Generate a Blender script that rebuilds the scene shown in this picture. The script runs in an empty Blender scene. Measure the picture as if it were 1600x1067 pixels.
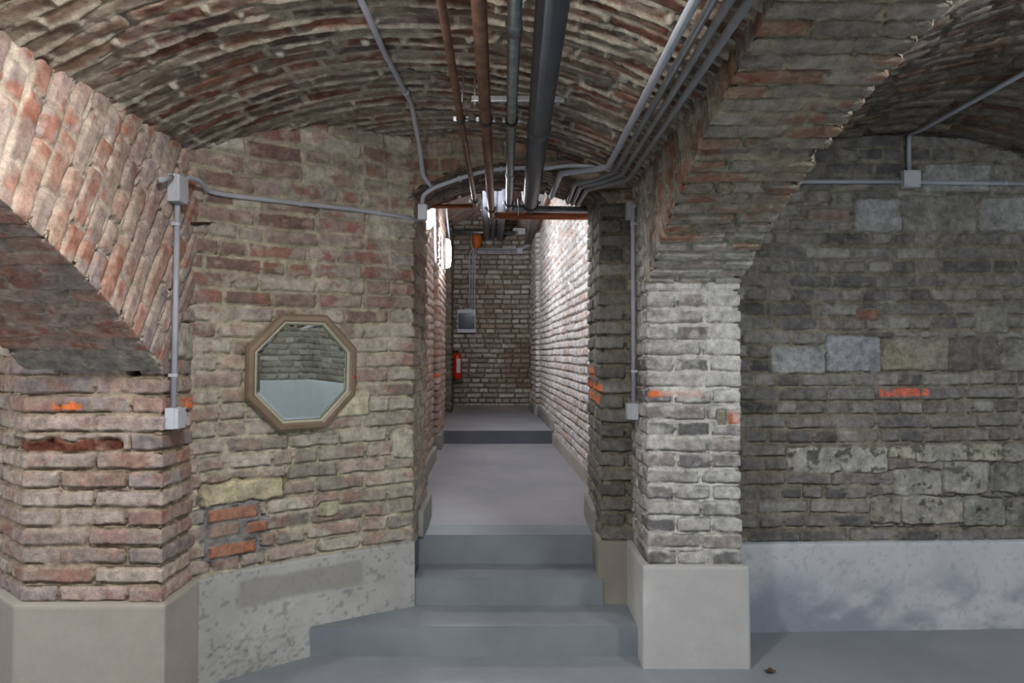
import bpy, math, random
import numpy as np
from mathutils import Vector, Matrix

C = bpy.context.scene
COL = C.collection
PI = math.pi

# ------------------------------------------------------------------ camera
F = 1067.0            # focal length in pixels at 1600 wide (24 mm on 36 mm)
CAMZ = 1.5
PITCH = math.atan(18.5 / F)
cd = bpy.data.cameras.new('camera')
cam = bpy.data.objects.new('camera', cd)
COL.objects.link(cam)
cd.sensor_width = 36.0
cd.lens = 36.0 * F / 1600.0
cd.clip_start = 0.02
cam.location = (0, 0, CAMZ)
cam.rotation_euler = (PI / 2 + PITCH, 0, 0)
C.camera = cam

# ------------------------------------------------------------------ world / exposure
w = bpy.data.worlds.new('world'); C.world = w
w.use_nodes = True
w.node_tree.nodes['Background'].inputs['Color'].default_value = (0.7, 0.8, 1.0, 1)
w.node_tree.nodes['Background'].inputs['Strength'].default_value = 0.05
C.view_settings.view_transform = 'Standard'
C.view_settings.look = 'None'
C.view_settings.gamma = 1
C.view_settings.use_curve_mapping = False
C.view_settings.exposure = 0.0

ROOM_LAMP = 300.0      # emission of the ceiling bulkhead lamps (the builder is make_lamp)
BAY_LAMP = 300.0
CORRIDOR_LAMP = 240.0
FILL_GLOW = 4.2

# ------------------------------------------------------------------ helpers
def at(u, v, Y):
    """pixel of the 1600x1067 frame -> point at depth Y"""
    a = (u - 800.0) / F; b = (533.5 - v) / F
    dy = math.cos(PITCH) - b * math.sin(PITCH)
    dz = math.sin(PITCH) + b * math.cos(PITCH)
    k = Y / dy
    return (a * k, Y, CAMZ + dz * k)

def lin(c):
    """sRGB 0..255 -> linear"""
    c = np.asarray(c, dtype=float) / 255.0
    return np.where(c <= 0.04045, c / 12.92, ((c + 0.055) / 1.055) ** 2.4)

def lc(*c):
    r = lin(c); return (float(r[0]), float(r[1]), float(r[2]), 1.0)

_tabs = {}
def vnoise(x, y, seed=0):
    if seed not in _tabs:
        _tabs[seed] = np.random.RandomState(1000 + seed).rand(256, 256)
    T = _tabs[seed]
    x = np.asarray(x, float); y = np.asarray(y, float)
    xi = np.floor(x).astype(int); yi = np.floor(y).astype(int)
    fx = x - xi; fy = y - yi
    fx = fx * fx * (3 - 2 * fx); fy = fy * fy * (3 - 2 * fy)
    x0 = xi & 255; x1 = (xi + 1) & 255; y0 = yi & 255; y1 = (yi + 1) & 255
    return (T[x0, y0] * (1 - fx) + T[x1, y0] * fx) * (1 - fy) + (T[x0, y1] * (1 - fx) + T[x1, y1] * fx) * fy

def fbm(x, y, seed=0, octv=4, g=0.55):
    a = 1.0; s = 0; n = 0; f = 1.0
    for i in range(octv):
        s = s + a * vnoise(x * f + 13.7 * i, y * f + 7.1 * i, seed + i)
        n += a; a *= g; f *= 2.03
    return s / n

def sstep(a, b, x):
    t = np.clip((x - a) / (b - a), 0, 1)
    return t * t * (3 - 2 * t)

# ------------------------------------------------------------------ materials
def new_mat(name):
    m = bpy.data.materials.new(name); m.use_nodes = True
    nt = m.node_tree
    return m, nt, nt.nodes['Principled BSDF']

def masonry_mat(name, fine=140.0, bump=0.8, rough=0.92, contrast=0.42, spec=0.2):
    m, nt, b = new_mat(name)
    N = nt.nodes; L = nt.links
    at_ = N.new('ShaderNodeAttribute'); at_.attribute_name = 'Col'
    tc = N.new('ShaderNodeTexCoord')
    n1 = N.new('ShaderNodeTexNoise'); n1.inputs['Scale'].default_value = fine; n1.inputs['Detail'].default_value = 5
    n1.inputs['Roughness'].default_value = 0.65
    n2 = N.new('ShaderNodeTexNoise'); n2.inputs['Scale'].default_value = fine / 6; n2.inputs['Detail'].default_value = 6
    n2.inputs['Roughness'].default_value = 0.7
    L.new(tc.outputs['Object'], n1.inputs['Vector']); L.new(tc.outputs['Object'], n2.inputs['Vector'])
    mr = N.new('ShaderNodeMapRange'); mr.inputs['From Min'].default_value = 0.3; mr.inputs['From Max'].default_value = 0.7
    mr.inputs['To Min'].default_value = 1 - contrast; mr.inputs['To Max'].default_value = 1 + contrast
    L.new(n2.outputs['Fac'], mr.inputs['Value'])
    mr2 = N.new('ShaderNodeMapRange'); mr2.inputs['From Min'].default_value = 0.3; mr2.inputs['From Max'].default_value = 0.7
    mr2.inputs['To Min'].default_value = 1 - contrast * .38; mr2.inputs['To Max'].default_value = 1 + contrast * .38
    L.new(n1.outputs['Fac'], mr2.inputs['Value'])
    mu = N.new('ShaderNodeMath'); mu.operation = 'MULTIPLY'
    L.new(mr.outputs[0], mu.inputs[0]); L.new(mr2.outputs[0], mu.inputs[1])
    vm = N.new('ShaderNodeVectorMath'); vm.operation = 'SCALE'
    L.new(at_.outputs['Color'], vm.inputs[0]); L.new(mu.outputs[0], vm.inputs['Scale'])
    L.new(vm.outputs[0], b.inputs['Base Color'])
    b.inputs['Roughness'].default_value = rough
    b.inputs['Specular IOR Level'].default_value = spec
    ad = N.new('ShaderNodeMath'); ad.operation = 'ADD'
    L.new(n1.outputs['Fac'], ad.inputs[0]); L.new(n2.outputs['Fac'], ad.inputs[1])
    bp = N.new('ShaderNodeBump'); bp.inputs['Strength'].default_value = bump; bp.inputs['Distance'].default_value = 0.006
    L.new(ad.outputs[0], bp.inputs['Height']); L.new(bp.outputs['Normal'], b.inputs['Normal'])
    return m

def paint_mat(name, c1, c2, scale=3.0, rough=0.5, bump=0.1, metallic=0.0, spec=0.5, fine=60):
    m, nt, b = new_mat(name)
    N = nt.nodes; L = nt.links
    tc = N.new('ShaderNodeTexCoord')
    n1 = N.new('ShaderNodeTexNoise'); n1.inputs['Scale'].default_value = scale; n1.inputs['Detail'].default_value = 7
    n1.inputs['Roughness'].default_value = 0.62
    L.new(tc.outputs['Object'], n1.inputs['Vector'])
    cr = N.new('ShaderNodeValToRGB'); cr.color_ramp.elements[0].position = 0.3; cr.color_ramp.elements[1].position = 0.7
    cr.color_ramp.elements[0].color = lc(*c1); cr.color_ramp.elements[1].color = lc(*c2)
    L.new(n1.outputs['Fac'], cr.inputs['Fac']); L.new(cr.outputs['Color'], b.inputs['Base Color'])
    b.inputs['Roughness'].default_value = rough; b.inputs['Metallic'].default_value = metallic
    b.inputs['Specular IOR Level'].default_value = spec
    if bump:
        n2 = N.new('ShaderNodeTexNoise'); n2.inputs['Scale'].default_value = fine; n2.inputs['Detail'].default_value = 4
        L.new(tc.outputs['Object'], n2.inputs['Vector'])
        bp = N.new('ShaderNodeBump'); bp.inputs['Strength'].default_value = bump; bp.inputs['Distance'].default_value = 0.003
        L.new(n2.outputs['Fac'], bp.inputs['Height']); L.new(bp.outputs['Normal'], b.inputs['Normal'])
    return m

def emit_mat(name, col, strength):
    m, nt, b = new_mat(name)
    b.inputs['Base Color'].default_value = (0.8, 0.8, 0.8, 1)
    b.inputs['Emission Color'].default_value = (*col, 1)
    b.inputs['Emission Strength'].default_value = strength
    return m

M_BRICK = masonry_mat('old_brick')
M_BRICK_FAR = masonry_mat('old_brick_far', fine=90, bump=0.3, contrast=0.25)
M_CONC = masonry_mat('rendered_concrete', fine=60, bump=0.12, rough=0.75, contrast=0.06, spec=0.3)
M_FLOOR = paint_mat('painted_concrete_floor', (130, 139, 146), (154, 162, 167), scale=1.6, rough=0.42, bump=0.12, fine=160)
M_CFLOOR = paint_mat('corridor_floor_paint', (146, 150, 156), (176, 178, 182), scale=1.4, rough=0.42, bump=0.12, fine=160)
M_STEP = paint_mat('step_paint', (119, 129, 137), (147, 156, 162), scale=2.0, rough=0.42, bump=0.1, fine=160)
M_PVC = paint_mat('grey_plastic_conduit', (170, 174, 184), (186, 190, 200), scale=8, rough=0.4, bump=0)
M_PVC_D = paint_mat('dull_grey_conduit', (116, 117, 120), (134, 135, 138), scale=8, rough=0.38, bump=0)
M_BOX = paint_mat('grey_plastic_box', (188, 192, 202), (204, 208, 216), scale=8, rough=0.45, bump=0)
M_COPPER = paint_mat('tarnished_copper', (104, 78, 64), (146, 114, 94), scale=14, rough=0.34, bump=0.05, metallic=0.75)
M_BRANCH = paint_mat('orange_brown_branch', (150, 84, 54), (182, 106, 70), scale=14, rough=0.4, bump=0.05, metallic=0.3)
M_GALV = paint_mat('galvanised_steel', (112, 120, 122), (150, 156, 156), scale=22, rough=0.36, bump=0.05, metallic=0.7)
M_ZINC = paint_mat('bright_zinc', (170, 176, 182), (205, 208, 212), scale=18, rough=0.3, bump=0, metallic=0.8)
M_DRAIN = paint_mat('dark_grey_drain', (66, 67, 72), (80, 81, 86), scale=6, rough=0.42, bump=0)
M_RUBBER = paint_mat('black_rubber', (20, 20, 22), (34, 34, 36), scale=10, rough=0.6, bump=0)
M_FOIL = paint_mat('grey_pipe_lagging', (120, 126, 136), (150, 156, 166), scale=10, rough=0.45, bump=0.1)
M_WOOD = paint_mat('brown_wood_frame', (124, 106, 88), (144, 124, 104), scale=9, rough=0.42, bump=0.05)
M_WOODL = paint_mat('pale_frame_edge', (176, 172, 146), (196, 192, 168), scale=9, rough=0.35, bump=0.0)
M_RED = paint_mat('red_enamel', (176, 30, 18), (198, 44, 24), scale=6, rough=0.3, bump=0)
M_STICK = paint_mat('red_sticker', (170, 24, 24), (186, 30, 30), scale=6, rough=0.5, bump=0)
M_LABEL = paint_mat('white_label', (205, 200, 195), (225, 222, 218), scale=6, rough=0.5, bump=0)
M_BLACK = paint_mat('black_plastic', (22, 22, 24), (32, 32, 34), scale=6, rough=0.45, bump=0)
M_ORANGE = paint_mat('orange_plastic', (170, 84, 26), (196, 104, 36), scale=6, rough=0.5, bump=0)
M_WINDOW = paint_mat('smoked_window', (58, 66, 78), (76, 86, 98), scale=5, rough=0.15, bump=0)
M_IRON = paint_mat('rusty_iron', (52, 36, 28), (84, 56, 40), scale=30, rough=0.7, bump=0.2, metallic=0.3)
M_WHITE = paint_mat('white_plastic', (205, 205, 205), (222, 222, 222), scale=6, rough=0.4, bump=0)
M_LEAF = paint_mat('dry_leaf', (70, 52, 40), (104, 82, 62), scale=40, rough=0.7, bump=0.2)
M_LAMP = emit_mat('lamp_glow_room', (1.0, 0.97, 0.94), ROOM_LAMP)
M_LAMPB = emit_mat('lamp_glow_bay', (0.93, 0.96, 1.0), BAY_LAMP)
M_FILL = emit_mat('fill_panel_glow', (0.86, 0.93, 1.0), FILL_GLOW)
M_LAMPC = emit_mat('lamp_glow_corridor', (0.90, 0.93, 1.0), CORRIDOR_LAMP)
m, nt, b = new_mat('mirror_glass')
b.inputs['Base Color'].default_value = (0.86, 0.93, 0.92, 1); b.inputs['Metallic'].default_value = 1.0
b.inputs['Roughness'].default_value = 0.015
M_MIRROR = m

# ------------------------------------------------------------------ mesh building
def link_mesh(name, verts, faces, mat, parent=None, smooth=False, loc=None):
    me = bpy.data.meshes.new(name)
    me.from_pydata([tuple(v) for v in verts], [], faces)
    me.update()
    if mat: me.materials.append(mat)
    if smooth:
        me.polygons.foreach_set('use_smooth', [True] * len(me.polygons))
    o = bpy.data.objects.new(name, me); COL.objects.link(o)
    if parent: o.parent = parent
    if loc: o.location = loc
    return o

def grid_mesh(name, P, col, keep, mat, parent=None):
    """P (ns,nt,3) -> one mesh object; keep (ns,nt) bool of vertices whose quads stay"""
    ns, nt = P.shape[:2]
    idx = np.arange(ns * nt).reshape(ns, nt)
    q = np.stack([idx[:-1, :-1], idx[1:, :-1], idx[1:, 1:], idx[:-1, 1:]], -1).reshape(-1, 4)
    if keep is not None:
        k = keep[:-1, :-1] & keep[1:, :-1] & keep[1:, 1:] & keep[:-1, 1:]
        q = q[k.reshape(-1)]
        used = np.zeros(ns * nt, bool); used[q.reshape(-1)] = True
        remap = np.cumsum(used) - 1
        q = remap[q]
        V = P.reshape(-1, 3)[used]; Cc = col.reshape(-1, 3)[used]
    else:
        V = P.reshape(-1, 3); Cc = col.reshape(-1, 3)
    me = bpy.data.meshes.new(name)
    me.vertices.add(len(V)); me.vertices.foreach_set('co', V.astype(np.float32).reshape(-1))
    me.loops.add(q.size); me.loops.foreach_set('vertex_index', q.astype(np.int32).reshape(-1))
    me.polygons.add(len(q))
    me.polygons.foreach_set('loop_start', np.arange(0, q.size, 4, dtype=np.int32))
    me.polygons.foreach_set('use_smooth', np.ones(len(q), bool))
    me.update(calc_edges=True)
    a = me.color_attributes.new('Col', 'FLOAT_COLOR', 'POINT')
    c4 = np.ones((len(V), 4), np.float32); c4[:, :3] = Cc
    a.data.foreach_set('color', c4.reshape(-1))
    me.materials.append(mat)
    o = bpy.data.objects.new(name, me); COL.objects.link(o)
    if parent: o.parent = parent
    return o

def structure(o, label=None):
    o['kind'] = 'structure'
    if label: o['label'] = label
    return o

def thing(name, label, cat, loc=(0, 0, 0), group=None):
    o = bpy.data.objects.new(name, None); COL.objects.link(o)
    o.location = loc; o.empty_display_size = 0.05
    return tag(o, label, cat, group)

def tag(o, label, cat, group=None):
    o['label'] = label; o['category'] = cat
    if group: o['group'] = group
    return o

# ------------------------------------------------------------------ paths in plan
class Path:
    def __init__(self, pts, res=0.006, smooth=0.006, side=1):
        self.pts = [Vector((p[0], p[1])) for p in pts]
        self.side = side
        self.cum = [0.0]
        for a, b in zip(self.pts[:-1], self.pts[1:]): self.cum.append(self.cum[-1] + (b - a).length)
        self.L = self.cum[-1]
        n = max(2, int(round(self.L / res)) + 1)
        self.s = np.linspace(0, self.L, n)
        px = np.interp(self.s, self.cum, [p.x for p in self.pts])
        py = np.interp(self.s, self.cum, [p.y for p in self.pts])
        k = max(1, int(round(smooth / (self.L / (n - 1)))))
        def sm(a):
            e0 = a[0] + (a[0] - a[1]) * np.arange(k, 0, -1); e1 = a[-1] + (a[-1] - a[-2]) * np.arange(1, k + 1)
            p = np.concatenate([e0, a, e1]); ker = np.hanning(2 * k + 3)[1:-1]; ker /= ker.sum()
            return np.convolve(p, ker, 'valid')
        self.x = sm(px); self.y = sm(py)
        tx = np.gradient(self.x); ty = np.gradient(self.y); l = np.hypot(tx, ty)
        self.nx = side * ty / l; self.ny = -side * tx / l     # side=1: normal to the right of travel
    def hit(self, u, off=0.0):
        """arclength and XY where the pixel column u meets the path"""
        a = (u - 800.0) / F; best = None
        for i, (p, q) in enumerate(zip(self.pts[:-1], self.pts[1:])):
            d = q - p; n = Vector((d.y, -d.x)).normalized() * self.side * off
            p2 = p + n
            den = d.x - a * d.y
            if abs(den) < 1e-9: continue
            t = (a * p2.y - p2.x) / den
            lo = -0.3 if i == 0 else -1e-6; hi = 1.3 if i == len(self.pts) - 2 else 1 + 1e-6
            if lo <= t <= hi:
                P = p2 + d * t
                if P.y > 0 and (best is None or P.y < best[1].y): best = (self.cum[i] + d.length * t, P)
        return best
    def pix(self, u, v, off=0.0):
        s, P = self.hit(u, off)
        return at(u, v, P.y)
    def st(self, u, v, off=0.0):
        s, P = self.hit(u, off)
        return s, at(u, v, P.y)[2]
    def rect(self, u0, v0, u1, v1):
        s0, z0 = self.st(u0, (v0 + v1) / 2); s1, z1 = self.st(u1, (v0 + v1) / 2)
        za = self.st((u0 + u1) / 2, v1)[1]; zb = self.st((u0 + u1) / 2, v0)[1]
        return (min(s0, s1), max(s0, s1), za, zb)

# ------------------------------------------------------------------ brick pattern
def bounds_for_course(c, L, corners, rs, stretch, head, bond):
    par = c % 2
    anchors = []
    for k, cc in enumerate(corners):
        a, b = (stretch, head) if (par + k) % 2 == 0 else (head, stretch)
        a *= rs.uniform(.93, 1.07); b *= rs.uniform(.93, 1.07)
        anchors.append((cc - a, cc + b))
    edges = []; x = -rs.uniform(0, stretch)
    segs = []
    for a, b in anchors:
        if a > x + 0.04: segs.append((x, a))
        elif edges or segs: a = x
        segs.append((a, b, 'one')); x = b
    segs.append((x, max(L, x) + 0.6))
    out = [segs[0][0]]
    for sg in segs:
        a, b = sg[0], sg[1]
        if len(sg) == 3: out.append(b); continue
        if bond == 'english': base = stretch if par == 0 else head
        elif bond == 'stretch': base = stretch
        else: base = None
        lens = []; tot = 0
        while tot < b - a - 0.05:
            q = base if (base and rs.rand() > .12) else (stretch if rs.rand() < .55 else head)
            q *= rs.uniform(.88, 1.1); lens.append(q); tot += q
        if not lens: lens = [1]; tot = 1
        k = (b - a) / tot; xx = a
        for q in lens: xx += q * k; out.append(xx)
    return np.array(sorted(out))

def bricks(S, T, seed, L, ch=0.0775, joint=0.013, stretch=0.28, head=0.14, corners=(), bond='english',
           palette=((150, 130, 120),), weights=None, mortar=(150, 142, 125), depth=0.014, rnd=0.006, t_off=0.0,
           wob=0.010, jit=0.004, rects=(), bright=0.22, wash=None, wash_amt=0.0, wash_scale=2.0, patchred=None, erode=1.0, miss=0.0, smear=0.3, groove=.030, groove_cut=-.04, ridge=0.0, gw=.0036, sat=.84):
    """S,T grids (m): returns height and colour of worn brickwork"""
    rs = np.random.RandomState(seed)
    wv = (fbm(S * 1.7, T * 0.6, seed % 50, 3) - .5) * 2 * wob
    TT = T + wv - t_off
    c = np.floor(TT / ch).astype(int)
    dist_y = np.minimum(TT - c * ch, (c + 1) * ch - TT)
    # edge wobble
    e = (fbm(S * 26, T * 26, (seed + 3) % 50, 3) - .5)
    H = np.zeros_like(S); B = np.zeros_like(S, dtype=int)
    dx = np.zeros_like(S); bx = np.zeros_like(S)
    cmin, cmax = c.min(), c.max(); nb = 0
    for ci in range(cmin, cmax + 1):
        m = c == ci
        eb = bounds_for_course(ci, L, corners, rs, stretch, head, bond)
        if not m.any(): continue
        s = S[m]
        j = np.clip(np.searchsorted(eb, s) - 1, 0, len(eb) - 2)
        dx[m] = np.minimum(s - eb[j], eb[j + 1] - s)
        bx[m] = (s - (eb[j] + eb[j + 1]) / 2)
        B[m] = nb + j; nb += len(eb)
    nbk = nb + 10
    jj = joint * (0.8 + 0.7 * vnoise(S * 7, T * 7, (seed + 9) % 50))
    ax = dx - jj * .5; ay = dist_y - jj * .5
    R = 0.008 * erode
    qx = np.maximum(R - ax, 0); qy = np.maximum(R - ay, 0)
    d = R - np.hypot(qx, qy)
    d = np.where((ax > R) & (ay > R), np.minimum(ax, ay), d)
    d = d + e * 0.011 * erode + (fbm(S * 9, T * 9, (seed + 4) % 50, 2) - .5) * .006 * erode
    pal = np.array([lin(p) for p in palette]); 
    wt = np.array(weights if weights else [1.0] * len(palette), float); wt /= wt.sum()
    pi = rs.choice(len(palette), nbk, p=wt)
    # neighbours drift together: blend with low-frequency value noise
    br = 1 + (rs.rand(nbk) - .5) * 2 * bright
    bc = pal[pi] * br[:, None]
    bc = bc.mean(1)[:, None] * (1 - sat) + bc * sat
    off = (rs.rand(nbk) - .5) * 2 * jit
    tilt = (rs.rand(nbk) - .5) * 0.05
    msk = rs.rand(nbk) < miss
    off[msk] -= 0.03; 
    colr = bc[B]
    hb = off[B] + tilt[B] * np.clip(bx, -.15, .15)
    # within-brick blotches: lime film and redder exposed clay
    bl = fbm(S * 16, T * 22, (seed + 5) % 50, 4)
    k = sstep(.50, .68, bl)[..., None] * 0.45
    lime = lin(mortar) * 1.12
    colr = colr * (1 - k) + lime * k
    if patchred is not None:
        pr = sstep(.58, .66, fbm(S * 9 + 40, T * 13, (seed + 8) % 50, 4))[..., None] * patchred[1]
        colr = colr * (1 - pr) + lin(patchred[0]) * pr
    mc = lin(mortar) * (0.82 + 0.4 * fbm(S * 11, T * 11, (seed + 6) % 50, 3))[..., None]
    flush = sstep(.52, .66, fbm(S * 3.2, T * 3.2, (seed + 11) % 50, 3)) * smear   # joints filled flush with mortar
    hm = (fbm(S * 30, T * 30, (seed + 7) % 50, 3) - .5) * 0.010 + flush * depth * 0.9
    # rectangular inserts (stones, patches)
    for r in rects:
        s0, s1, t0, t1, cc = r[:5]; o = r[5] if len(r) > 5 else {}
        w_ = o.get('wob', 0.018); g = o.get('gap', 0.012); rr = o.get('r', 0.02)
        n1 = (fbm(S * 14, T * 14, (seed + 21) % 50, 3) - .5) * 2 * w_
        ix = np.minimum(S - s0, s1 - S); iy = np.minimum(T - t0, t1 - T)
        qx = np.maximum(rr - ix, 0); qy = np.maximum(rr - iy, 0)
        dr = np.where((ix > rr) & (iy > rr), np.minimum(ix, iy), rr - np.hypot(qx, qy)) + n1
        d = np.minimum(d, -dr - g * .5 + 0.004) if not o.get('paint') else d
        if o.get('paint'):
            k = sstep(-0.004, 0.010, dr)[..., None] * o['paint'] * sstep(.28, .42, fbm(S * 20, T * 50, (seed + 33) % 50, 3))[..., None]
            colr = colr * (1 - k) + lin(cc) * k; 
            if not o.get('brickonly'): mc = mc * (1 - k * .8) + lin(cc) * k * .8
            continue
        inside = dr > -g * .5
        bn = fbm(S * o.get('fs', 12), T * o.get('fs', 12), (seed + 17) % 50, 5)
        stone = lin(cc) * (0.55 + 0.9 * bn)[..., None]
        if o.get('spots'):
            sp = sstep(.60, .66, fbm(S * 22 + 5, T * 22, (seed + 19) % 50, 4))[..., None]
            stone = stone * (1 - sp * .65)
        colr = np.where(inside[..., None], stone, colr)
        if 'mort' in o: mc = np.where((dr > -0.02)[..., None], lin(o['mort']) * (0.9 + .2 * bn)[..., None], mc)
        hb = np.where(inside, o.get('h', 0.004) + (bn - .5) * o.get('relief', 0.03), hb)
        d = np.where(inside, dr, d)
        if o.get('flat'): hm = np.where(inside, 0.002, hm)
    m = sstep(-0.001, 0.006, d)
    col = colr * m[..., None] + mc * (1 - m[..., None])
    h = sstep(-0.003, rnd, d)
    low = (TT - c * ch) < ch * .45
    gn = fbm(S * 6, T * 9, (seed + 15) % 50, 3)
    gr = np.exp(-((d + .0015) / gw) ** 2) * np.where(low, sstep(.38 + groove_cut, .50 + groove_cut, gn), .55 * sstep(.5 + groove_cut, .6 + groove_cut, gn))
    surf = (fbm(S * 34, T * 34, (seed + 2) % 50, 4) - .5) * 0.009
    ridge_n = sstep(.42, .60, fbm(S * 2.5, T * 20, (seed + 25) % 50, 3)) * ridge
    height = h * (depth + hb + surf) + (1 - h) * (hm + ridge_n) - gr * groove
    if wash is not None:
        wn = sstep(.46, .62, fbm(S * wash_scale, T * wash_scale, (seed + 12) % 50, 6, .68) + 0.04 * (height / depth - .5))
        kk = (wn * wash_amt)[..., None]
        col = col * (1 - kk) + lin(wash) * kk
    return height - depth, col

def strip(name, path, z0, z1, mat=M_BRICK, res=0.006, lean=None, keep=None, colfn=None, label=None, seed=1, **kw):
    z = np.linspace(z0, z1, int(round((z1 - z0) / res)) + 1)
    S, Z = np.meshgrid(path.s, z, indexing='ij')
    h, col = bricks(S, Z, seed, path.L, **kw)
    X0 = path.x[:, None] * np.ones_like(Z); Y0 = path.y[:, None] * np.ones_like(Z)
    NX = path.nx[:, None]; NY = path.ny[:, None]
    ln = lean(Z, X0) if lean else 0.0
    P = np.stack([X0 + NX * h, Y0 + NY * h - ln, Z], -1)
    if colfn: col = colfn(S, Z, P, col)
    k = keep(S, Z, X0, Y0) if keep is not None else None
    return structure(grid_mesh(name, P, col, k, mat), label)

def conc_cols(S, T, seed, c1, c2, scale=1.2, spots=0.0):
    n = fbm(S * scale, T * scale, seed % 50, 6, .6)
    k = sstep(.36, .64, n)[..., None]
    col = lin(c1) * (1 - k) + lin(c2) * k
    if spots:
        sp = sstep(.66, .72, fbm(S * 45, T * 45, (seed + 3) % 50, 2))[..., None] * spots
        col = col * (1 - sp)
    return col

def plinth(name, path, z0, z1, off=0.028, seed=1, c1=(170, 168, 160), c2=(192, 190, 182), colfn=None, res=0.012, label=None, spots=0.0, wave=0.004, depth_in=0.06):
    """rendered concrete plinth in front of the wall foot: face, rounded arris, flat top"""
    # offset polyline by mitring the smoothed normals
    z = list(np.linspace(z0, z1 - 0.008, max(2, int((z1 - z0) / res)))) 
    prof = [(off, zz) for zz in z] + [(off - 0.003, z1 - 0.003), (off - 0.008, z1), (-depth_in, z1 + 0.002)]
    pts2 = []
    P0 = path.pts
    ns = []
    for i in range(len(P0)):
        if i == 0: d = P0[1] - P0[0]; n = Vector((d.y, -d.x)).normalized(); ns.append(n)
        elif i == len(P0) - 1: d = P0[-1] - P0[-2]; n = Vector((d.y, -d.x)).normalized(); ns.append(n)
        else:
            d1 = (P0[i] - P0[i - 1]).normalized(); d2 = (P0[i + 1] - P0[i]).normalized()
            n1 = Vector((d1.y, -d1.x)); n2 = Vector((d2.y, -d2.x)); n = (n1 + n2); n = n / max(0.35, n.length_squared / 2)
            ns.append(n)
    # dense samples
    X = []; Y = []; NXs = []; NYs = []; Sd = []
    for i in range(len(P0) - 1):
        m_ = max(2, int((P0[i + 1] - P0[i]).length / res))
        for j in range(m_ + (1 if i == len(P0) - 2 else 0)):
            t = j / m_
            p = P0[i].lerp(P0[i + 1], t); n = ns[i].lerp(ns[i + 1], t)
            X.append(p.x); Y.append(p.y); NXs.append(n.x * path.side); NYs.append(n.y * path.side); Sd.append(path.cum[i] + (P0[i + 1] - P0[i]).length * t)
    X = np.array(X)[:, None]; Y = np.array(Y)[:, None]; NX = np.array(NXs)[:, None]; NY = np.array(NYs)[:, None]
    O = np.array([p[0] for p in prof])[None, :]; Zp = np.array([p[1] for p in prof])[None, :] + 0 * X
    S = np.array(Sd)[:, None] + 0 * Zp
    wv = (fbm(S * 2.0, Zp * 2.0, seed % 50, 2) - .5) * 2 * wave
    top = np.zeros_like(Zp); top[:, -3:] = 1
    OO = O + wv * (O > 0)
    P = np.stack([X + NX * OO, Y + NY * OO, Zp + top * wv * .6], -1)
    col = conc_cols(S, Zp, seed, c1, c2, spots=spots)
    if colfn: col = colfn(S, Zp, P, col)
    return structure(grid_mesh(name, P, col, None, M_CONC), label)

def tube_geo(pts, r, sides=14, fillet=0.04, cap=True):
    pts = [Vector(p) for p in pts]
    out = [pts[0]]
    for i in range(1, len(pts) - 1):
        a, b, c = pts[i - 1], pts[i], pts[i + 1]
        la = (b - a).length; lb = (c - b).length
        f = min(fillet, la * .45, lb * .45)
        if (b - a).normalized().dot((c - b).normalized()) > 0.999: out.append(b); continue
        p0 = b + (a - b).normalized() * f; p2 = b + (c - b).normalized() * f
        for k in range(7):
            t = k / 6; out.append(p0 * (1 - t) ** 2 + b * 2 * t * (1 - t) + p2 * t * t)
    out.append(pts[-1]); pts = out
    V = []; Fc = []
    up = Vector((0, 0, 1)); prev = None
    for i, p in enumerate(pts):
        d = (pts[min(i + 1, len(pts) - 1)] - pts[max(i - 1, 0)]).normalized()
        if prev is None:
            a = up if abs(d.z) < .9 else Vector((1, 0, 0)); n = (a - d * a.dot(d)).normalized()
        else: n = (prev - d * prev.dot(d)).normalized()
        prev = n; bq = d.cross(n)
        for k in range(sides):
            an = 2 * PI * k / sides; V.append(p + (n * math.cos(an) + bq * math.sin(an)) * r)
    for i in range(len(pts) - 1):
        for k in range(sides):
            a = i * sides + k; b2 = i * sides + (k + 1) % sides
            Fc.append((a, b2, b2 + sides, a + sides))
    if cap:
        Fc.append(tuple(range(sides))[::-1]); n0 = (len(pts) - 1) * sides; Fc.append(tuple(n0 + k for k in range(sides)))
    return V, Fc

def tube(name, pts, r, mat, parent=None, fillet=0.04, sides=14):
    V, Fc = tube_geo(pts, r, sides, fillet)
    return link_mesh(name, V, Fc, mat, parent, smooth=True)

def box_geo(x0, x1, y0, y1, z0, z1, bev=0.0):
    if bev <= 0:
        V = [(x, y, z) for z in (z0, z1) for y in (y0, y1) for x in (x0, x1)]
        Fc = [(0, 2, 3, 1), (4, 5, 7, 6), (0, 1, 5, 4), (2, 6, 7, 3), (0, 4, 6, 2), (1, 3, 7, 5)]
        return V, Fc
    import bmesh
    bm = bmesh.new(); bmesh.ops.create_cube(bm, size=1)
    for v in bm.verts: v.co = Vector(((x0 + x1) / 2 + v.co.x * (x1 - x0), (y0 + y1) / 2 + v.co.y * (y1 - y0), (z0 + z1) / 2 + v.co.z * (z1 - z0)))
    bmesh.ops.bevel(bm, geom=bm.edges[:], offset=bev, segments=2, affect='EDGES', profile=.7)
    bm.verts.index_update(); V = [v.co.copy() for v in bm.verts]; Fc = [tuple(v.index for v in f.verts) for f in bm.faces]; bm.free()
    return V, Fc

def box(name, x0, x1, y0, y1, z0, z1, mat, parent=None, bev=0.0, M=None):
    V, Fc = box_geo(x0, x1, y0, y1, z0, z1, bev)
    if M is not None: V = [M @ Vector(v) for v in V]
    return link_mesh(name, V, Fc, mat, parent)

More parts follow.
